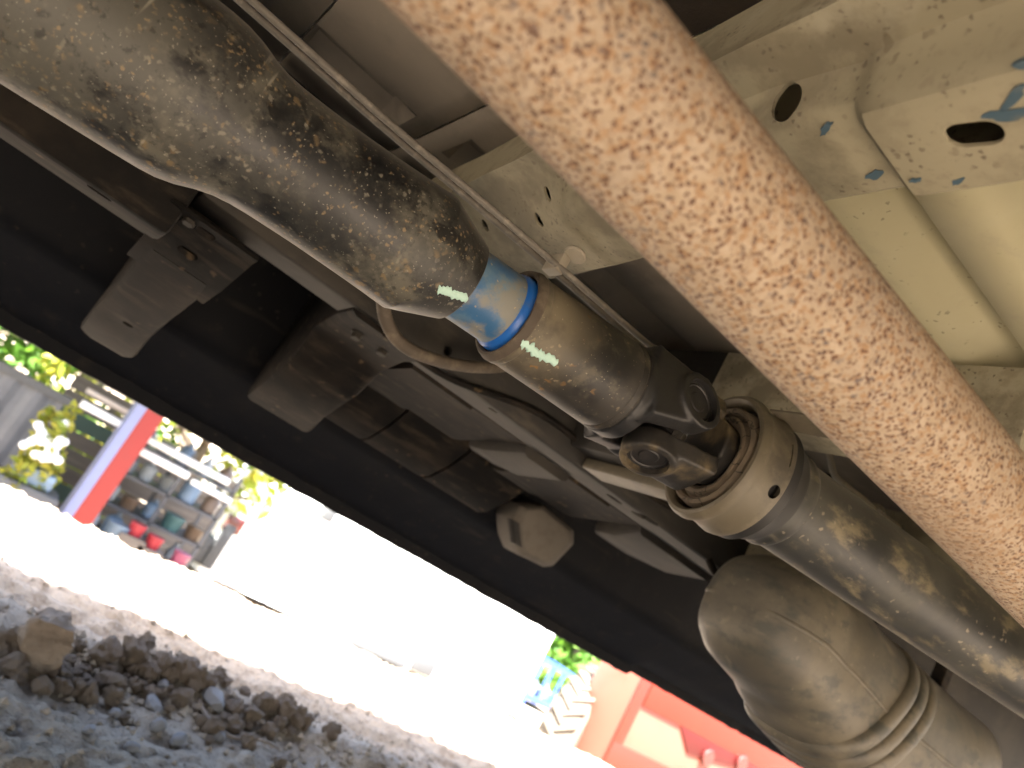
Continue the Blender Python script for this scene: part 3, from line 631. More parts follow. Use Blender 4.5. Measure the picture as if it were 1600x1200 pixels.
# ---- exhaust pipe
ex = lathe('exhaust_pipe', (-1.0, .200, zr(.1475)), (1, 0, 0), [(x, .0288) for x in np.linspace(0, 2.6, 40)], 'rust_pipe', truck, 96, rf=lambda x, th: 1+.0035*math.sin(2*th+x*3))
ex['label'] = 'fat tan exhaust pipe speckled with brown rust'
# ---- brake lines and clip
for dy, dz in ((-.002, -.002), (.0115, .003)):
    o = tube('brake_line', [on(330, -55, z=zr(.232+dz))+Vector((-.6, dy, 0)), on(390, 0, z=zr(.232+dz))+Vector((0, dy, 0)), on(600, 187, z=zr(.232+dz))+Vector((0, dy, 0)), on(740, 305, z=zr(.230+dz))+Vector((0, dy, 0)), on(870, 416, z=zr(.230+dz))+Vector((0, dy, 0)), on(1005, 533, z=zr(.230+dz))+Vector((0, dy, 0)), on(1075, 592, z=zr(.23+dz))+Vector((0, dy, 0)), on(1200, 700, z=zr(.232+dz))+Vector((.3, dy+.06, 0.01))], .0026, 'line', truck, 12)
cp = on(868, 418, z=zr(.228))
lc = lathe('line_clip', cp+Vector((.004, -.010, .016)), Vector((-.1, -.25, -1)), [(0, .0085), (.002, .0095), (.0035, .0085), (.004, .002)], 'clip', truck, 28)
prism('clip_jaw', [cp+Vector((-.004, -.008, -.004)), cp+Vector((.006, -.006, -.004)), cp+Vector((.008, .016, -.003)), cp+Vector((-.003, .016, -.003))], (0, 0, .016), 'clip', lc, .002)
# ---- hose behind the shaft
tube('rubber_hose', [on(598, 440, y=.68), on(601, 492, y=.70), on(622, 532, y=.71), on(662, 556, y=.72), on(720, 571, y=.74), on(770, 574, y=.76), on(800, 570, y=.78)], .0068, 'lip', truck, 14)
tube('rubber_hose', [on(1102, 838, y=.80), on(1104, 860, y=.80), on(1112, 885, y=.79), on(1130, 912, y=.78)], .0055, 'chassis', truck, 12)
tube('wiring_loom', [on(600, 520, y=.785), on(700, 590, y=.782), on(830, 640, y=.782), on(905, 690, y=.782), on(960, 740, y=.782), on(1080, 812, y=.785)], .004, 'chassis', truck, 10)
# ---- metal fuel line beyond the front tube, with a union
fl = tube('fuel_line', [on(1262, 640, y=.56), on(1284, 680, y=.56), on(1296, 712, y=.56), on(1304, 742, y=.56), on(1318, 756, y=.56), on(1345, 777, y=.56), on(1370, 798, y=.56), on(1396, 818, y=.56), on(1404, 828, y=.56), on(1401, 842, y=.56), on(1396, 870, y=.58)], .0038, 'clip', truck, 10)
q0, q1 = on(1364, 793, y=.56), on(1383, 808, y=.56)
lathe('union_nut', q0, q1-q0, [(0, .003), (.001, .0075), (.007, .0085), (.009, .006), (.011, .0085), (.017, .0075), (.018, .004)], 'clip', fl, 6, auto=20)
# tan gusset beside the bearing
prism('gusset_plate', [on(1252, 652, y=.50), on(1285, 668, y=.50), on(1272, 690, y=.50), on(1262, 690, y=.50)], (.004, .03, .0), 'floor', truck, .002)
# ---- vent cover on the sill's inner wall
oc = [(812, 789), (848, 788), (897, 828), (897, 850), (864, 885), (850, 886), (812, 868), (803, 845), (800, 812)]
inner = [(824, 797), (846, 795), (889, 831), (889, 848), (860, 877), (851, 878), (826, 864), (818, 843), (817, 814)]
bk = [hy(x, y, 1.205) for x, y in oc]; md_ = [hy(x, y, 1.145) for x, y in oc]; fr = [hy(x, y, 1.128) for x, y in inner]
bk = [b+(Vector((m_.x, 0, m_.z))-Vector((b.x, 0, b.z))) for b, m_ in zip(bk, md_)]
V, Fc = loft([bk, md_, fr]); vc = link_me('vent_cover', bevel_me(V, Fc, .003, 2), 'vent', truck, auto=40)
for i in range(9):
    u = i/8; p = on(804.5+4*u, 816+34*u, y=1.133)
    prism('louvre', [p+Vector((-.004, 0, -.0012)), p+Vector((.010, -.002, -.0012)), p+Vector((.010, -.002, .0012)), p+Vector((-.004, 0, .0012))], (0, .02, 0), 'black', vc)
# ---- fuel tank with strap, beside the front tube
def tank_ring(x, cy, cz, ry, rz, pw=2.6, seg=56, ph=0):
    out = []
    for q in range(seg):
        th = 2*math.pi*q/seg+ph; c, s = math.cos(th), math.sin(th)
        out.append(Vector((x, cy+ry*math.copysign(abs(c)**(2/pw), c), zr(cz)+rz*math.copysign(abs(s)**(2/pw), s))))
    return out
TX = .105
def tcz(x): return .125-.042*min(max((x-TX-.78)/.25, 0), 1)
tprof = [(.700, .022, .02), (.7015, .042, .038), (.707, .058, .053), (.720, .072, .067), (.742, .081, .078), (.770, .0855, .084), (.80, .087, .087), (.815, .0862, .0862), (.826, .0875, .090), (.845, .091, .096), (.88, .093, .100), (.94, .094, .102), (1.2, .095, .104), (1.28, .095, .104), (1.292, .089, .098), (1.295, .05, .06)]
tprof = [(x+TX, a, b) for x, a, b in tprof]
tk = link('fuel_tank', *loft([tank_ring(x, .660, tcz(x), a, b) for x, a, b in tprof]), 'tank', truck, auto=60)
def strap_ring(x0, h):
    out = []
    for v in tank_ring(x0, .660, tcz(x0), .1, .1):
        x = x0+(v.z-zr(.10))*.55; ca = float(np.interp(x, [q[0] for q in tprof], [q[1] for q in tprof])); cb = float(np.interp(x, [q[0] for q in tprof], [q[2] for q in tprof]))
        out.append(Vector((x, .660+(v.y-.660)/.1*(ca+h), zr(tcz(x))+(v.z-zr(tcz(x0)))/.1*(cb+h))))
    return out
for i in range(3):                                     # strap with rolled ribs
    x0 = 1.035+i*.032
    link('strap', *loft([strap_ring(x0+dx, h) for dx, h in ((0, -.002), (.001, .005), (.007, .008), (.022, .008), (.029, .005), (.0305, -.002))], cap=(False, False)), 'tank', tk, auto=60)
link('mould_seam', *loft([tank_ring(x, .660, tcz(x), a+.0015, .004, 8) for x, a, b in tprof[1:13]]), 'tank', tk, auto=60)
tube('tank_pipe', [on(1205, 1102, y=.70), on(1225, 1118, y=.70), on(1250, 1136, y=.70), on(1262, 1142, y=.71)], .005, 'clip', tk, 10)
for x in (.86, 1.06, 1.3):                              # hangers that carry the tank from the floor
    box('tank_hanger', x, x+.02, .65, .67, zr(.19), zr(.338), 'chassis', tk)

# ================================================================== NEAR GROUND: clods, stones, root
def rock_me(seed, n=2, rough=.32, flat=1.0):
    rr = random.Random(seed); bm = bmesh.new(); bmesh.ops.create_icosphere(bm, subdivisions=n, radius=1.0)
    pl = [Vector((rr.gauss(0, 1), rr.gauss(0, 1), rr.gauss(0, 1))).normalized() for _ in range(11)]; dd = [rr.uniform(.62, .95) for _ in pl]
    for v in bm.verts:
        d = v.co.normalized(); r = 1.0
        for p_, q_ in zip(pl, dd):
            c = d.dot(p_)
            if c > .15: r = min(r, q_/c)
        r *= 1+rough*.5*mnoise.noise(d*1.8+Vector((seed, 0, 0)))+rough*.35*mnoise.noise(d*5+Vector((0, seed, 0)))
        v.co = d*r
    me = bpy.data.meshes.new('rock'); bm.to_mesh(me); bm.free(); return me
CL = [rock_me(i+1, 3, .75) for i in range(6)]; ST = [rock_me(i+31, 2, .22) for i in range(5)]
def clod(name, px, py, size, m, label, cat, group=None, me=None, rot=None, sc3=(1, 1, 1), sink=.35, own=False):
    p = on(px, py, z=0.012); p.z = ground_z(p.x, p.y)
    me = me.copy() if own else me
    o = bpy.data.objects.new(name, me); C.objects.link(o)
    if not me.materials: me.materials.append(M[m]); me.polygons.foreach_set('use_smooth', [True]*len(me.polygons)); me.set_sharp_from_angle(angle=R(24))
    o.location = p+Vector((0, 0, size*sc3[2]*(1-sink))); o.scale = (size*sc3[0], size*sc3[1], size*sc3[2])
    o.rotation_euler = rot or (random.uniform(-.4, .4), random.uniform(-.4, .4), random.uniform(0, 6)); return tag(o, label, cat, group)
# the big upright clod: a broken block
rr = random.Random(5); oc = [(38, 1042), (44, 1000), (52, 975), (72, 936), (100, 940), (134, 950), (131, 985), (118, 1015), (108, 1045), (80, 1052)]
fr = [hy(x, y, 1.26) for x, y in oc]; dz = fr[-1].z-(-.01)
fr = [v-Vector((0, 0, dz)) for v in fr]
V, Fc = loft([[v+Vector((rr.uniform(-.004, .004), rr.uniform(-.010, .010)+q, rr.uniform(-.004, .004))) for v in fr] for q in (0, .03, .06)])
me = bpy.data.meshes.new('b'); me.from_pydata([tuple(v) for v in V], [], Fc); bm = bmesh.new(); bm.from_mesh(me)
bmesh.ops.triangulate(bm, faces=bm.faces); bmesh.ops.subdivide_edges(bm, edges=bm.edges, cuts=3, use_grid_fill=True); bmesh.ops.recalc_face_normals(bm, faces=bm.faces)
for v in bm.verts: v.co += v.normal*(.014*mnoise.noise(v.co*24)+.010*mnoise.noise(v.co*55)+.005*mnoise.noise(v.co*120))-Vector((0, 0, .002))
bm.to_mesh(me); bm.free()
tag(link_me('earth_clod', me, 'clod', auto=50), 'big upright brown clod of earth on the dirt ridge', 'clod')
lab = 'small brown earth clod lying along the dirt ridge'; grp = 'earth clods along the ridge'
spec = [(10, 1015, .030), (30, 1005, .022), (18, 1045, .026), (150, 1040, .030), (165, 1065, .022), (190, 1050, .030), (205, 1040, .026), (215, 1065, .022), (235, 1070, .024), (250, 1078, .020), (265, 1080, .030), (275, 1100, .024), (290, 1092, .026), (305, 1095, .022), (385, 1135, .022), (400, 1128, .024), (430, 1138, .030), (448, 1145, .026), (465, 1150, .022), (415, 1150, .020), (120, 1075, .020), (95, 1070, .018), (65, 1075, .016), (140, 1085, .016), (178, 1090, .018), (360, 1140, .018), (505, 1168, .018)]
rq = random.Random(21)
for i in range(110):
    u = rq.random(); spec.append((5+480*u+rq.gauss(0, 9), 1020+138*u+rq.gauss(0, 15), rq.uniform(.005, .017)))
for i, (x, y, s_) in enumerate(spec):
    big = s_ > .0185
    clod('earth_clod', x, y, s_*(.85 if big else 1), 'clod', 'lumpy fist-sized brown clod on the dirt ridge' if big else 'small brown crumb of earth scattered over the dirt ridge', 'clod', 'fist-sized clods on the ridge' if big else 'small crumbs on the ridge', CL[i % 6], sc3=(1, .9, random.uniform(.8, 1.15)))
lab = 'pale grey stone half buried beside the dirt ridge'; grp = 'pale stones beside the ridge'
for i, (x, y, s_) in enumerate([(240, 1105, .022), (247, 1085, .014), (325, 1112, .030), (250, 1132, .016), (345, 1148, .014), (110, 1060, .014), (180, 1112, .012), (282, 1150, .018), (70, 1070, .011), (390, 1162, .013), (140, 1140, .012), (210, 1160, .013)]):
    clod('stone', x, y, s_, 'stone', lab, 'stone', grp, ST[i % 5], sc3=(1, .8, .6))
# loose grit, too fine to count
parts = []
for i in range(2600):
    x = random.uniform(-.2, 2.2); y = random.choice([random.gauss(1.36, .10), random.uniform(.85, 2.3)])
    s_ = random.uniform(.0025, .0085)*(1.3 if abs(y-1.36) < .1 else 1); z = ground_z(x, y)
    a_ = random.random()*6; pts = []
    for kx, ky, kz in ((1, 0, 0), (0, 1, 0), (-1, 0, 0), (0, -1, 0), (0, 0, .8), (0, 0, -.6)):
        j = random.uniform(.7, 1.25); pts.append(Vector((x+s_*j*(kx*math.cos(a_)-ky*math.sin(a_)), y+s_*j*(kx*math.sin(a_)+ky*math.cos(a_)), z+s_*.3+s_*j*kz)))
    parts.append((pts, [(0, 1, 4), (1, 2, 4), (2, 3, 4), (3, 0, 4), (1, 0, 5), (2, 1, 5), (3, 2, 5), (0, 3, 5)]))
gr = link('loose_grit', *join_vf(parts), 'soil'); tag(gr, 'loose grit and crumbs of dry soil on the ground', 'grit', kind='stuff')
pts = [on(x, y, z=.025) for x, y in ((300, 1062), (308, 1085), (322, 1108), (345, 1128), (375, 1142), (415, 1152), (440, 1158))]
for p_ in pts[2:]: p_.z = ground_z(p_.x, p_.y)+.007
tag(tube('dry_root', pts, lambda u: .0042*(1-.5*u), 'twig', None, 8), 'thin dry root curving over the dirt ridge', 'root')

# ================================================================== YARD BEYOND THE BANK
YZ = -1.40
def gz(x, y): return ground_z(x, y)
# ---- white van
van = thing('van', 'long white van parked side-on below the bank', 'van')
vs = lambda x, y0, y1, z0, z1, c: [Vector((x, y0, z0)), Vector((x, y0, z1-c)), Vector((x, y0+c*.6, z1)), Vector((x, y1-c*.6, z1)), Vector((x, y1, z1-c)), Vector((x, y1, z0))]
rings = [vs(2.96, 10.12, 11.9, -1.30, .95, .2), vs(3.00, 10.03, 12.0, -1.30, 1.0, .2), vs(3.10, 10.0, 12.02, -1.30, 1.03, .2), vs(8.3, 10.0, 12.02, -1.30, 1.05, .2), vs(8.58, 10.03, 12.0, -1.30, .98, .2)]
vb = link('body', *loft(rings), 'white', van, auto=30)
for x in (3.28, 4.55, 5.9):
    box('door_gap', x, x+.03, 9.992, 10.005, -1.0, .2, 'plastic_grey', vb)
box('door_handle', 4.35, 4.5, 9.985, 10.0, -.42, -.38, 'plastic_grey', vb)
box('bumper', 2.86, 3.05, 10.02, 12.0, -1.22, -.86, 'plastic_grey', van, .04)
box('headlight', 2.975, 3.2, 9.990, 10.3, -.72, -.50, 'lamp', van, .02)
box('side_moulding', 3.9, 8.4, 9.975, 9.995, -.86, -.76, 'white', van, .008)
for y in (10.25, 10.55, 10.85): box('grille_bar', 2.955, 2.99, y, y+.22, -.66, -.55, 'plastic_grey', van, .01)
def vwheel(x, y):
    z = gz(x, y)+.34
    h_ = lathe('wheel', (x, y-.11, z), (0, 1, 0), [(.0, .05), (.0, .10), (.03, .17), (.0, .21), (.22, .21), (.2, .05)], 'rim', van, 24)
    lathe('tyre', (x, y-.11, z), (0, 1, 0), [(.0, .21), (-.005, .28), (.02, .335), (.2, .335), (.225, .28), (.22, .21)], 'tyre', h_, 36, cap=(False, False))
for x in (4.2, 7.35):
    vwheel(x, 10.30); vwheel(x, 11.95)
box('corner_trim', 2.985, 3.14, 9.985, 10.02, -1.22, -.62, 'plastic_grey', van, .02)
box('side_step', 5.2, 6.3, 9.9, 10.0, -1.32, -1.22, 'plastic_grey', van, .02)
box('fuel_box', 6.4, 6.8, 9.93, 9.999, -1.28, -1.0, 'plastic_grey', van, .03)
box('mirror', 3.95, 4.10, 9.72, 9.99, -.02, .28, 'plastic_grey', van, .03)
# ---- rusty drum and stones on the yard before the van
def yard_rock(px, py, y, s_, m, label, cat, group=None):
    p = on(px, py, y=y); p.z = gz(p.x, p.y)
    o = bpy.data.objects.new('stone', ST[random.randrange(5)].copy()); o.data.materials.clear(); o.data.materials.append(M[m]); C.objects.link(o)
    o.location = p+Vector((0, 0, s_*.4)); o.scale = (s_, s_, s_*.7); o.rotation_euler = (0, 0, random.random()*6); return tag(o, label, cat, group)
p = on(792, 1118, y=8.6)
dz = gz(p.x, p.y)
dr = thing('oil_drum', 'rusty brown drum lying on its side before the white van', 'drum')
lathe('drum_body', (p.x, p.y, dz+.20), (-.25, -.9, 0), [(-.2, .0), (-.2, .18), (-.19, .2), (-.07, .2), (-.06, .21), (-.05, .2), (.06, .2), (.07, .21), (.08, .2), (.2, .2), (.21, .18), (.19, .17), (.19, .0)], 'rim_rust', dr, 32)
for i, (x, y) in enumerate([(425, 935), (440, 942), (455, 945), (575, 1025), (625, 1052), (700, 1085), (725, 1098), (820, 1140), (850, 1155), (690, 1110)]):
    yard_rock(x, y, 9.2, .17, 'plastic_grey', 'dark grey rubble lump on the yard in front of the white van', 'rubble', 'rubble before the van')
# ---- open shed with red post
SY = 6.0
shed = thing('shed', 'open shed with a red steel post and white roof strips', 'shed')
gs = gz(.9, SY)
pz = gs
po = link('post', *join_vf([box_vf(.86, .99, SY, SY+.02, pz, .62), box_vf(.915, .935, SY+.02, SY+.18, pz, .62), box_vf(.86, .99, SY+.18, SY+.20, pz, .62)]), 'red', shed)
po['label'] = 'red painted steel post'
box('post_shade_face', .79, .858, SY-.01, SY+.20, pz, .62, 'post_shade', po)  # shade and reflection on the post's left side, painted as a blue-grey face
box('base_plate', .72, 1.06, SY-.06, SY+.26, pz, pz+.05, 'red', po)
box('cross_beam', -2.5, 2.1, SY+.02, SY+.12, .62, .78, 'metal_grey', shed)
for (x0, x1, z0, z1, yy, m) in ((.50, .85, .035, .085, 6.15, 'fascia'), (.50, .85, .125, .165, 6.4, 'beige'), (1.0, 1.40, -.065, -.015, 6.15, 'fascia'), (1.02, 1.74, .02, .07, 6.35, 'fascia'), (1.44, 1.78, -.08, -.04, 6.15, 'fascia')):
    box('roof_strip', x0, x1, yy, yy+.06, z0, z1, m, shed, .008)
box('roof', -2.6, 2.1, SY-1.3, SY+2.4, .82, .86, 'metal_grey', shed)  # shed roof, lengthened out of view to shade the post and trailer
for i in range(12):                                    # boards of the back wall, left bay
    z0 = pz+i*.145
    box('board', .46, 1.0, SY+1.6+.01*(i % 2), SY+1.63+.01*(i % 2), z0, z0+.13, 'shed_wall' if i % 4 else 'shed_green', shed)
for i in range(10):
    z0 = pz+i*.14
    box('board', 1.0, 2.28, SY+1.9+.01*(i % 2), SY+1.93+.01*(i % 2), z0, z0+.125, 'shed_wall', shed)
rack = thing('storage_rack', 'metal rack crowded with containers inside the open shed', 'rack')
for i in range(5):
    box('shelf', 1.05, 1.98, SY+.9, SY+1.4, pz+.30+i*.26, pz+.32+i*.26, 'metal_grey', rack)
for x in (1.05, 1.5, 1.95):
    for y in (SY+.9, SY+1.37): box('upright', x, x+.03, y, y+.03, pz, pz+1.5, 'metal_grey', rack)
def jug_me(kind, rr):
    if kind == 0: prof = [(0, .06), (.01, .07), (.12, .07), (.15, .05), (.16, .022), (.19, .022), (.195, .0)]
    elif kind == 1: prof = [(0, .07), (.005, .075), (.11, .085), (.115, .09), (.125, .09), (.126, 0)]
    else: prof = [(0, .045), (.005, .05), (.1, .05), (.13, .03), (.17, .018), (.18, .018), (.181, 0)]
    V, Fc = loft([ring((0, 0, z), Vector((1, 0, 0)), Vector((0, 1, 0)), max(r, .002), 14) for z, r in prof]); me = bpy.data.meshes.new('jug'); me.from_pydata([tuple(v) for v in V], [], Fc)
    me.polygons.foreach_set('use_smooth', [True]*len(me.polygons)); me.set_sharp_from_angle(angle=R(40)); return me
JM = {}
cols = ['jug_white', 'jug_grey', 'jug_white', 'jug_blue', 'jug_brown', 'jug_grey', 'jug_teal', 'jug_white', 'jug_grey']
rr = random.Random(11)
cn = {'jug_white': 'white', 'jug_grey': 'grey', 'jug_blue': 'blue', 'jug_brown': 'brown', 'jug_teal': 'teal', 'jug_red': 'red', 'jug_pink': 'pink'}
for i in range(5):
    x = 1.14
    while x < 1.90:
        c = rr.choice(cols); kd = rr.randrange(3)
        if (c, kd) not in JM: JM[(c, kd)] = jug_me(kd, rr); JM[(c, kd)].materials.append(M[c])
        o = bpy.data.objects.new(['jug', 'tub', 'bottle'][kd], JM[(c, kd)]); C.objects.link(o); o.location = (x, SY+1.0+rr.random()*.1, pz+.32+i*.26); s_ = rr.uniform(.85, 1.15); o.scale = (s_, s_, s_)
        lv = ['lowest', 'second lowest', 'middle', 'second highest', 'top'][i]; kn = ['jug', 'tub', 'bottle'][kd]
        tag(o, '%s plastic %s on the %s shelf of the shed rack' % (cn[c], kn, lv), kn, '%s %ss on the %s rack shelf' % (cn[c], kn, lv)); x += rr.uniform(.16, .22)
for i, (x, c, s_) in enumerate([(1.34, 'jug_red', .75), (1.50, 'jug_red', .75), (1.74, 'jug_pink', .8), (1.22, 'jug_blue', 1.0)]):
    z = gz(x, SY+.35)
    if (c, 1) not in JM: JM[(c, 1)] = jug_me(1, rr); JM[(c, 1)].materials.append(M[c])
    # crates under the tubs lift them to the rack's foot
    cr_ = box('crate', x-.10, x+.10, SY+.26, SY+.46, z, -.62-(.03*i), 'shed_wall'); tag(cr_, 'weathered wooden crate standing under a %s tub by the red post' % cn[c], 'crate', 'crates under tubs')
    o = bpy.data.objects.new('tub', JM[(c, 1)]); C.objects.link(o); o.location = (x, SY+.36, -.62-(.03*i)); o.scale = (s_, s_, s_)
    tag(o, cn[c]+' plastic tub on a crate beside the red post', 'tub', cn[c]+' tubs by the post')
# ---- dark corrugated trailer wall to the left of the shed
tr = thing('cargo_trailer', 'grey corrugated trailer wall beside the shed', 'trailer')
pts = []
for i in range(61):
    x = -2.4+i*.047; pts.append((x, SY+.25+(.025 if (i//2) % 2 else 0)))
V = [Vector((x, y, -1.0)) for x, y in pts]+[Vector((x, y, .0)) for x, y in pts]; n = len(pts)
V = [v+Vector((0, 0, 0)) for v in V]
link('side_wall', V, [(i, i+1, i+1+n, i+n) for i in range(n-1)], 'metal_grey', tr)
box('top_rail', -2.42, .46, SY+.22, SY+.32, -.005, .05, 'plastic_grey', tr)
box('deck', -2.42, .46, SY+.22, SY+2.0, -1.06, -1.0, 'plastic_grey', tr)
for x in (-1.9, -1.2): 
    z = gz(x, SY+.4)+.18
    lathe('wheel', (x, SY+.3, z), (0, 1, 0), [(0, .04), (0, .1), (.02, .17), (.14, .17), (.16, .1), (.16, .04)], 'tyre', tr, 24)
box('prop_stand', .2, .26, SY+.3, SY+.36, gz(.2, SY+.3), -1.06, 'plastic_grey', tr)
# ---- leaves, trees, bushes
def foliage_vf(c, rad, n, leaf, rr, clumps=14):
    cs = [(Vector((rr.gauss(0, .5), rr.gauss(0, .5), rr.gauss(0, .45))), rr.uniform(.25, .5)) for _ in range(clumps)]
    V = []; Fc = []
    for i in range(n):
        q, r = rr.choice(cs); d = Vector((rr.gauss(0, 1), rr.gauss(0, 1), rr.gauss(0, 1))).normalized()*r*rr.uniform(.6, 1)
        p = q+d; p = Vector((c[0]+p.x*rad[0], c[1]+p.y*rad[1], c[2]+p.z*rad[2]))
        a = Vector((rr.gauss(0, 1), rr.gauss(0, 1), rr.gauss(0, .6))).normalized(); b = a.orthogonal().normalized(); b.rotate(Matrix.Rotation(rr.random()*6, 3, a)); l = leaf*rr.uniform(.6, 1.3)
        k_ = len(V); V += [p-a*l, p+b*l*.45, p+a*l, p-b*l*.45]; Fc.append((k_, k_+1, k_+2, k_+3))
    return V, Fc
def tree(x, y, h, rad, n, leaf, m, label, seed, group='trees behind the yard', trunk=.12, crown_z=None):
    rr = random.Random(seed); z = gz(x, y); t = thing('tree', label, 'tree', group=group); cz = crown_z if crown_z is not None else z+h*.6
    parts = [tube_vf(smooth_path([(x, y, z-.1), (x+.05, y, z+h*.3), (x-.05, y+.05, z+h*.75)], 4), lambda u: trunk*(1-.7*u), 10)]
    for i in range(6):
        a = i*1.05; zz = z+h*(.3+.07*i)
        parts.append(tube_vf(smooth_path([(x, y, zz), (x+math.cos(a)*rad[0]*.4, y+math.sin(a)*rad[1]*.4, zz+h*.12), (x+math.cos(a)*rad[0]*.8, y+math.sin(a)*rad[1]*.8, zz+h*.2)], 3), lambda u: trunk*.4*(1-.8*u), 6))
    link('trunk', *join_vf(parts), 'bark', t, auto=50)
    link('crown', *foliage_vf((x, y, cz), rad, n, leaf, rr, 22), m, t)
tree(-1.2, 9.6, 3.2, (1.7, 1.4, 1.9), 3600, .11, 'leaf', 'bright green tree rising behind the grey trailer', 1, None, crown_z=.35)
tree(0.75, 10.6, 3.2, (1.6, 1.4, 1.9), 3600, .11, 'leaf', 'bright green tree standing behind the shed boards', 2, None, crown_z=.4)
tree(2.1, 9.4, 2.6, (1.3, 1.0, 1.5), 2600, .10, 'leaf_yellow', 'yellow-green tree behind the red post', 3, None, crown_z=.5)
tree(14.2, 15.6, 4.0, (2.6, 2.0, 2.6), 5200, .16, 'leaf', 'bushy green tree beyond the blue cage', 4, None, crown_z=-.1)
tree(17.2, 16.8, 4.4, (2.6, 2.2, 2.8), 4200, .17, 'leaf', 'tall green tree behind the tractor', 5, None, crown_z=.3)
tree(11.0, 18.5, 4.4, (3.0, 2.2, 2.8), 4200, .17, 'leaf', 'green tree rising behind the white van', 6, None, crown_z=.3)
# bush with white clumps by the trailer
bx, by = .42, 5.8; bz = gz(bx, by); bs = thing('bush', 'bright green bush with white blossom between the trailer and the shed', 'bush')
link('stem', *tube_vf(smooth_path([(bx-.05, by, bz-.05), (bx, by, bz+.4), (bx+.05, by, -.3)], 5), .02, 8), 'bark', bs)
link('foliage', *foliage_vf((bx, by, -.28), (.15, .13, .36), 700, .035, random.Random(4), 10), 'leaf_yellow', bs)
bl = [ (lambda q: (q, None))(0) ]
parts = []
rr = random.Random(8)
for i in range(26):
    c = Vector((bx+.02+rr.gauss(0, .045), by-.13+rr.gauss(0, .02), -.24+rr.gauss(0, .055))); parts.append(loft([ring(c+Vector((0, 0, q*.03)), Vector((1, 0, 0)), Vector((0, 1, 0)), .03*math.sqrt(max(1-q*q, .02)), 8) for q in (-.98, -.5, 0, .5, .98)]))
link('clump', *join_vf(parts), 'fascia', bs, auto=60)
# blue toolbox left of the post
tb = box('toolbox', .36, .62, 5.72, 5.92, -.505, -.40, 'jug_blue', None, .02); tag(tb, 'small blue toolbox on a grey plinth before the shed boards', 'toolbox')
pl = box('plinth', .30, .70, 5.66, 5.98, gz(.5, 5.8)-.02, -.507, 'plastic_grey', None, .02); tag(pl, 'grey block plinth carrying the blue toolbox', 'plinth')
# ---- blue cage trailer with odds and ends
cg = thing('cage_trailer', 'blue steel cage filled with odds and ends beyond the van', 'cage')
z0, z1 = gz(11, 12), -.45
for x in (10.30, 11.42):
    for y in (12.0, 12.9): box('cage_post', x, x+.07, y, y+.07, z0, z1, 'blue_frame', cg)
for zz in (z0+.18, z1-.06):
    for y in (12.0, 12.9): box('cage_rail', 10.37, 11.42, y+.005, y+.065, zz, zz+.06, 'blue_frame', cg)
    for x in (10.30, 11.42): box('cage_rail', x+.005, x+.065, 12.07, 12.9, zz, zz+.06, 'blue_frame', cg)
box('cage_floor', 10.32, 11.48, 12.02, 12.95, z0+.13, z0+.178, 'blue_frame', cg)
for x in (10.62, 10.95): box('cage_bar', x, x+.05, 12.01, 12.05, z0+.2, z1-.07, 'blue_frame', cg)
rr = random.Random(2)
for i in range(12):
    c = ['jug_blue', 'jug_white', 'jug_teal', 'jug_red', 'jug_blue', 'jug_grey'][i % 6]; kd = i % 3
    if (c, kd) not in JM: JM[(c, kd)] = jug_me(kd, rr); JM[(c, kd)].materials.append(M[c])
    o = bpy.data.objects.new('container', JM[(c, kd)]); C.objects.link(o); s_ = rr.uniform(1.2, 1.9); o.scale = (s_, s_, s_); o.location = (10.48+.29*(i % 4), 12.18+.24*(i//4), z0+.18)
    tag(o, cn[c]+' plastic '+['jug', 'tub', 'bottle'][kd]+' inside the blue cage', ['jug', 'tub', 'bottle'][kd], cn[c]+' '+['jug', 'tub', 'bottle'][kd]+'s in the blue cage')
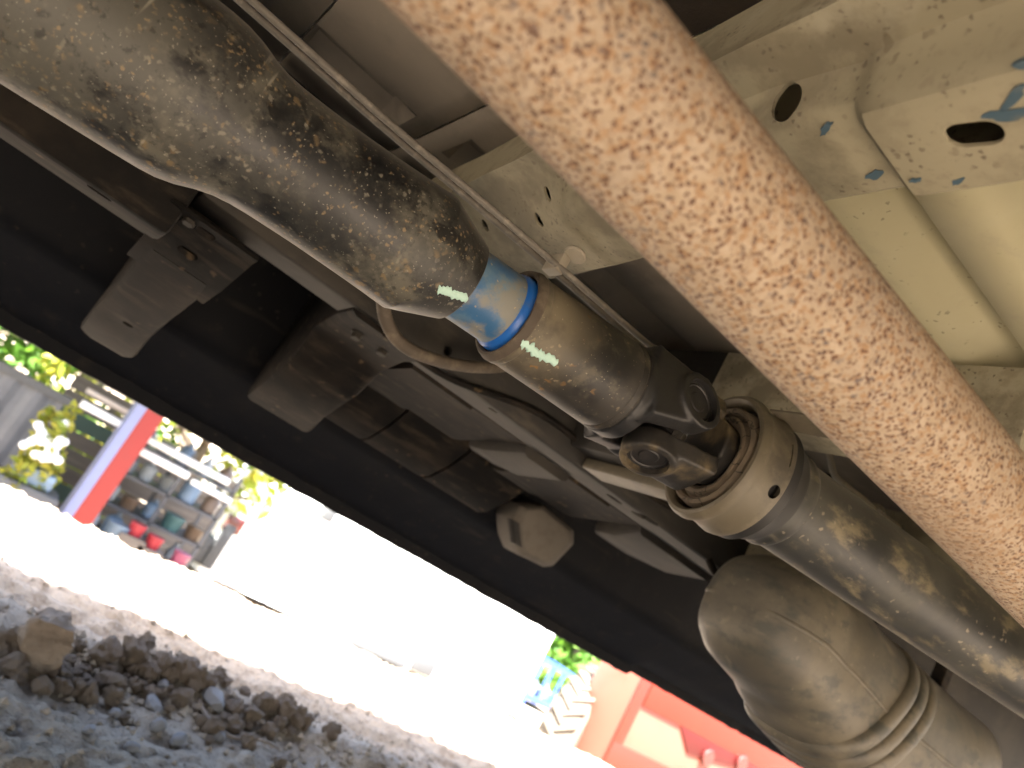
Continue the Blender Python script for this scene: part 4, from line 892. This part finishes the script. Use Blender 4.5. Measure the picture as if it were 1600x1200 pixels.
# ---- orange tractor with a big dusty tyre
tc = thing('tractor', 'orange tractor with a large dusty lugged tyre below the bank', 'tractor')
wx, wy = 6.22, 6.25; wr = .80; wz = gz(wx, wy)+wr-.04
wa = Vector((.52, -.85, 0)).normalized(); wc = Vector((wx, wy, wz))
wd = .38
whl = lathe('wheel', wc-wa*wd*.5, wa, [(.10, .06), (.12, .2), (.16, .34), (.06, .44), (.0, .50), (wd, .50), (wd-.05, .44), (wd-.16, .36), (wd-.14, .2), (wd-.10, .06)], 'rim_rust', tc, 40)
lathe('tyre', wc-wa*wd*.5, wa, [(.02, .49), (-.02, .60), (.0, .71), (.05, .755), (wd*.5, .77), (wd-.05, .755), (wd, .71), (wd+.02, .60), (wd-.02, .49)], 'tyre_dusty', whl, 64, cap=(False, False))
a_, s_, t_ = frame(wa)
lug = []
for i in range(30):
    for side in (0, 1):
        th = 2*math.pi*(i+.5*side)/30; sec = []
        for u in np.linspace(0, 1, 4):
            ax_ = (.03+u*(wd*.5-.01)) if side == 0 else (wd-.03-u*(wd*.5-.01)); thu = th+u*.16
            e = s_*math.cos(thu)+t_*math.sin(thu); f_ = -s_*math.sin(thu)+t_*math.cos(thu); c = wc-wa*wd*.5+wa*ax_
            sec.append([c+e*.74-f_*.030, c+e*.80-f_*.020, c+e*.80+f_*.020, c+e*.74+f_*.030])
        link('tread_lug', *loft(sec), 'tyre_dusty', whl)
wc2 = wc+Vector((1.9, .3, -.1))
# machine body: panel facing the truck, lamp recess with two lamps
p0 = on(1000, 1076, y=5.35); x0 = p0.x; zt = .62
bd = box('body', x0, x0+3.4, 5.35, 6.0, -.72, zt, 'orange_lit', tc, .05, 3)
box('trim', x0-.03, x0+.10, 5.33, 5.36, -.72, zt, 'orange', tc, .008)
box('top_trim', x0+.11, x0+3.38, 5.325, 5.36, .10, zt, 'orange', tc, .008)
box('skirt', x0-.02, x0+3.38, 5.325, 5.36, -.74, -.30, 'orange', tc, .008)
lp = [on(1063, 1128, y=5.33), on(1205, 1182, y=5.33), on(1225, 1222, y=5.33), on(1075, 1178, y=5.33)]
hp_ = prism('lamp_panel', lp, (0, .02, 0), 'lamp_red', tc, .006)
for px, py in ((1105, 1183), (1158, 1192)):
    c = on(px, py, y=5.325); lathe('lamp', c, (0, -1, 0), [(0, .085), (.02, .085), (.03, .075), (.028, .05), (.035, .0)], 'lamp', hp_, 24)
box('chassis_beam', x0+.2, x0+3.2, 5.6, 5.9, -.95, -.72, 'rim_rust', tc)
box('hitch', x0+.15, x0+.5, 5.62, 5.88, gz(x0+.3, 5.7)-.01, -.95, 'rim_rust', tc)
tube('axle', [wc, wc+wa*.3, Vector((x0+.4, 5.75, -.85))], .08, 'rim_rust', tc, 12)
for xx in (x0+2.6,):
    z = gz(xx, 6.1)+.45
    h_ = lathe('wheel', (xx, 6.05, z), (0, 1, 0), [(.0, .05), (.03, .2), (0, .28), (.3, .28), (.27, .05)], 'rim_rust', tc, 28)
    lathe('tyre', (xx, 6.05, z), (0, 1, 0), [(.01, .28), (-.01, .36), (.03, .45), (.27, .45), (.31, .36), (.29, .28)], 'tyre_dusty', h_, 36, cap=(False, False))
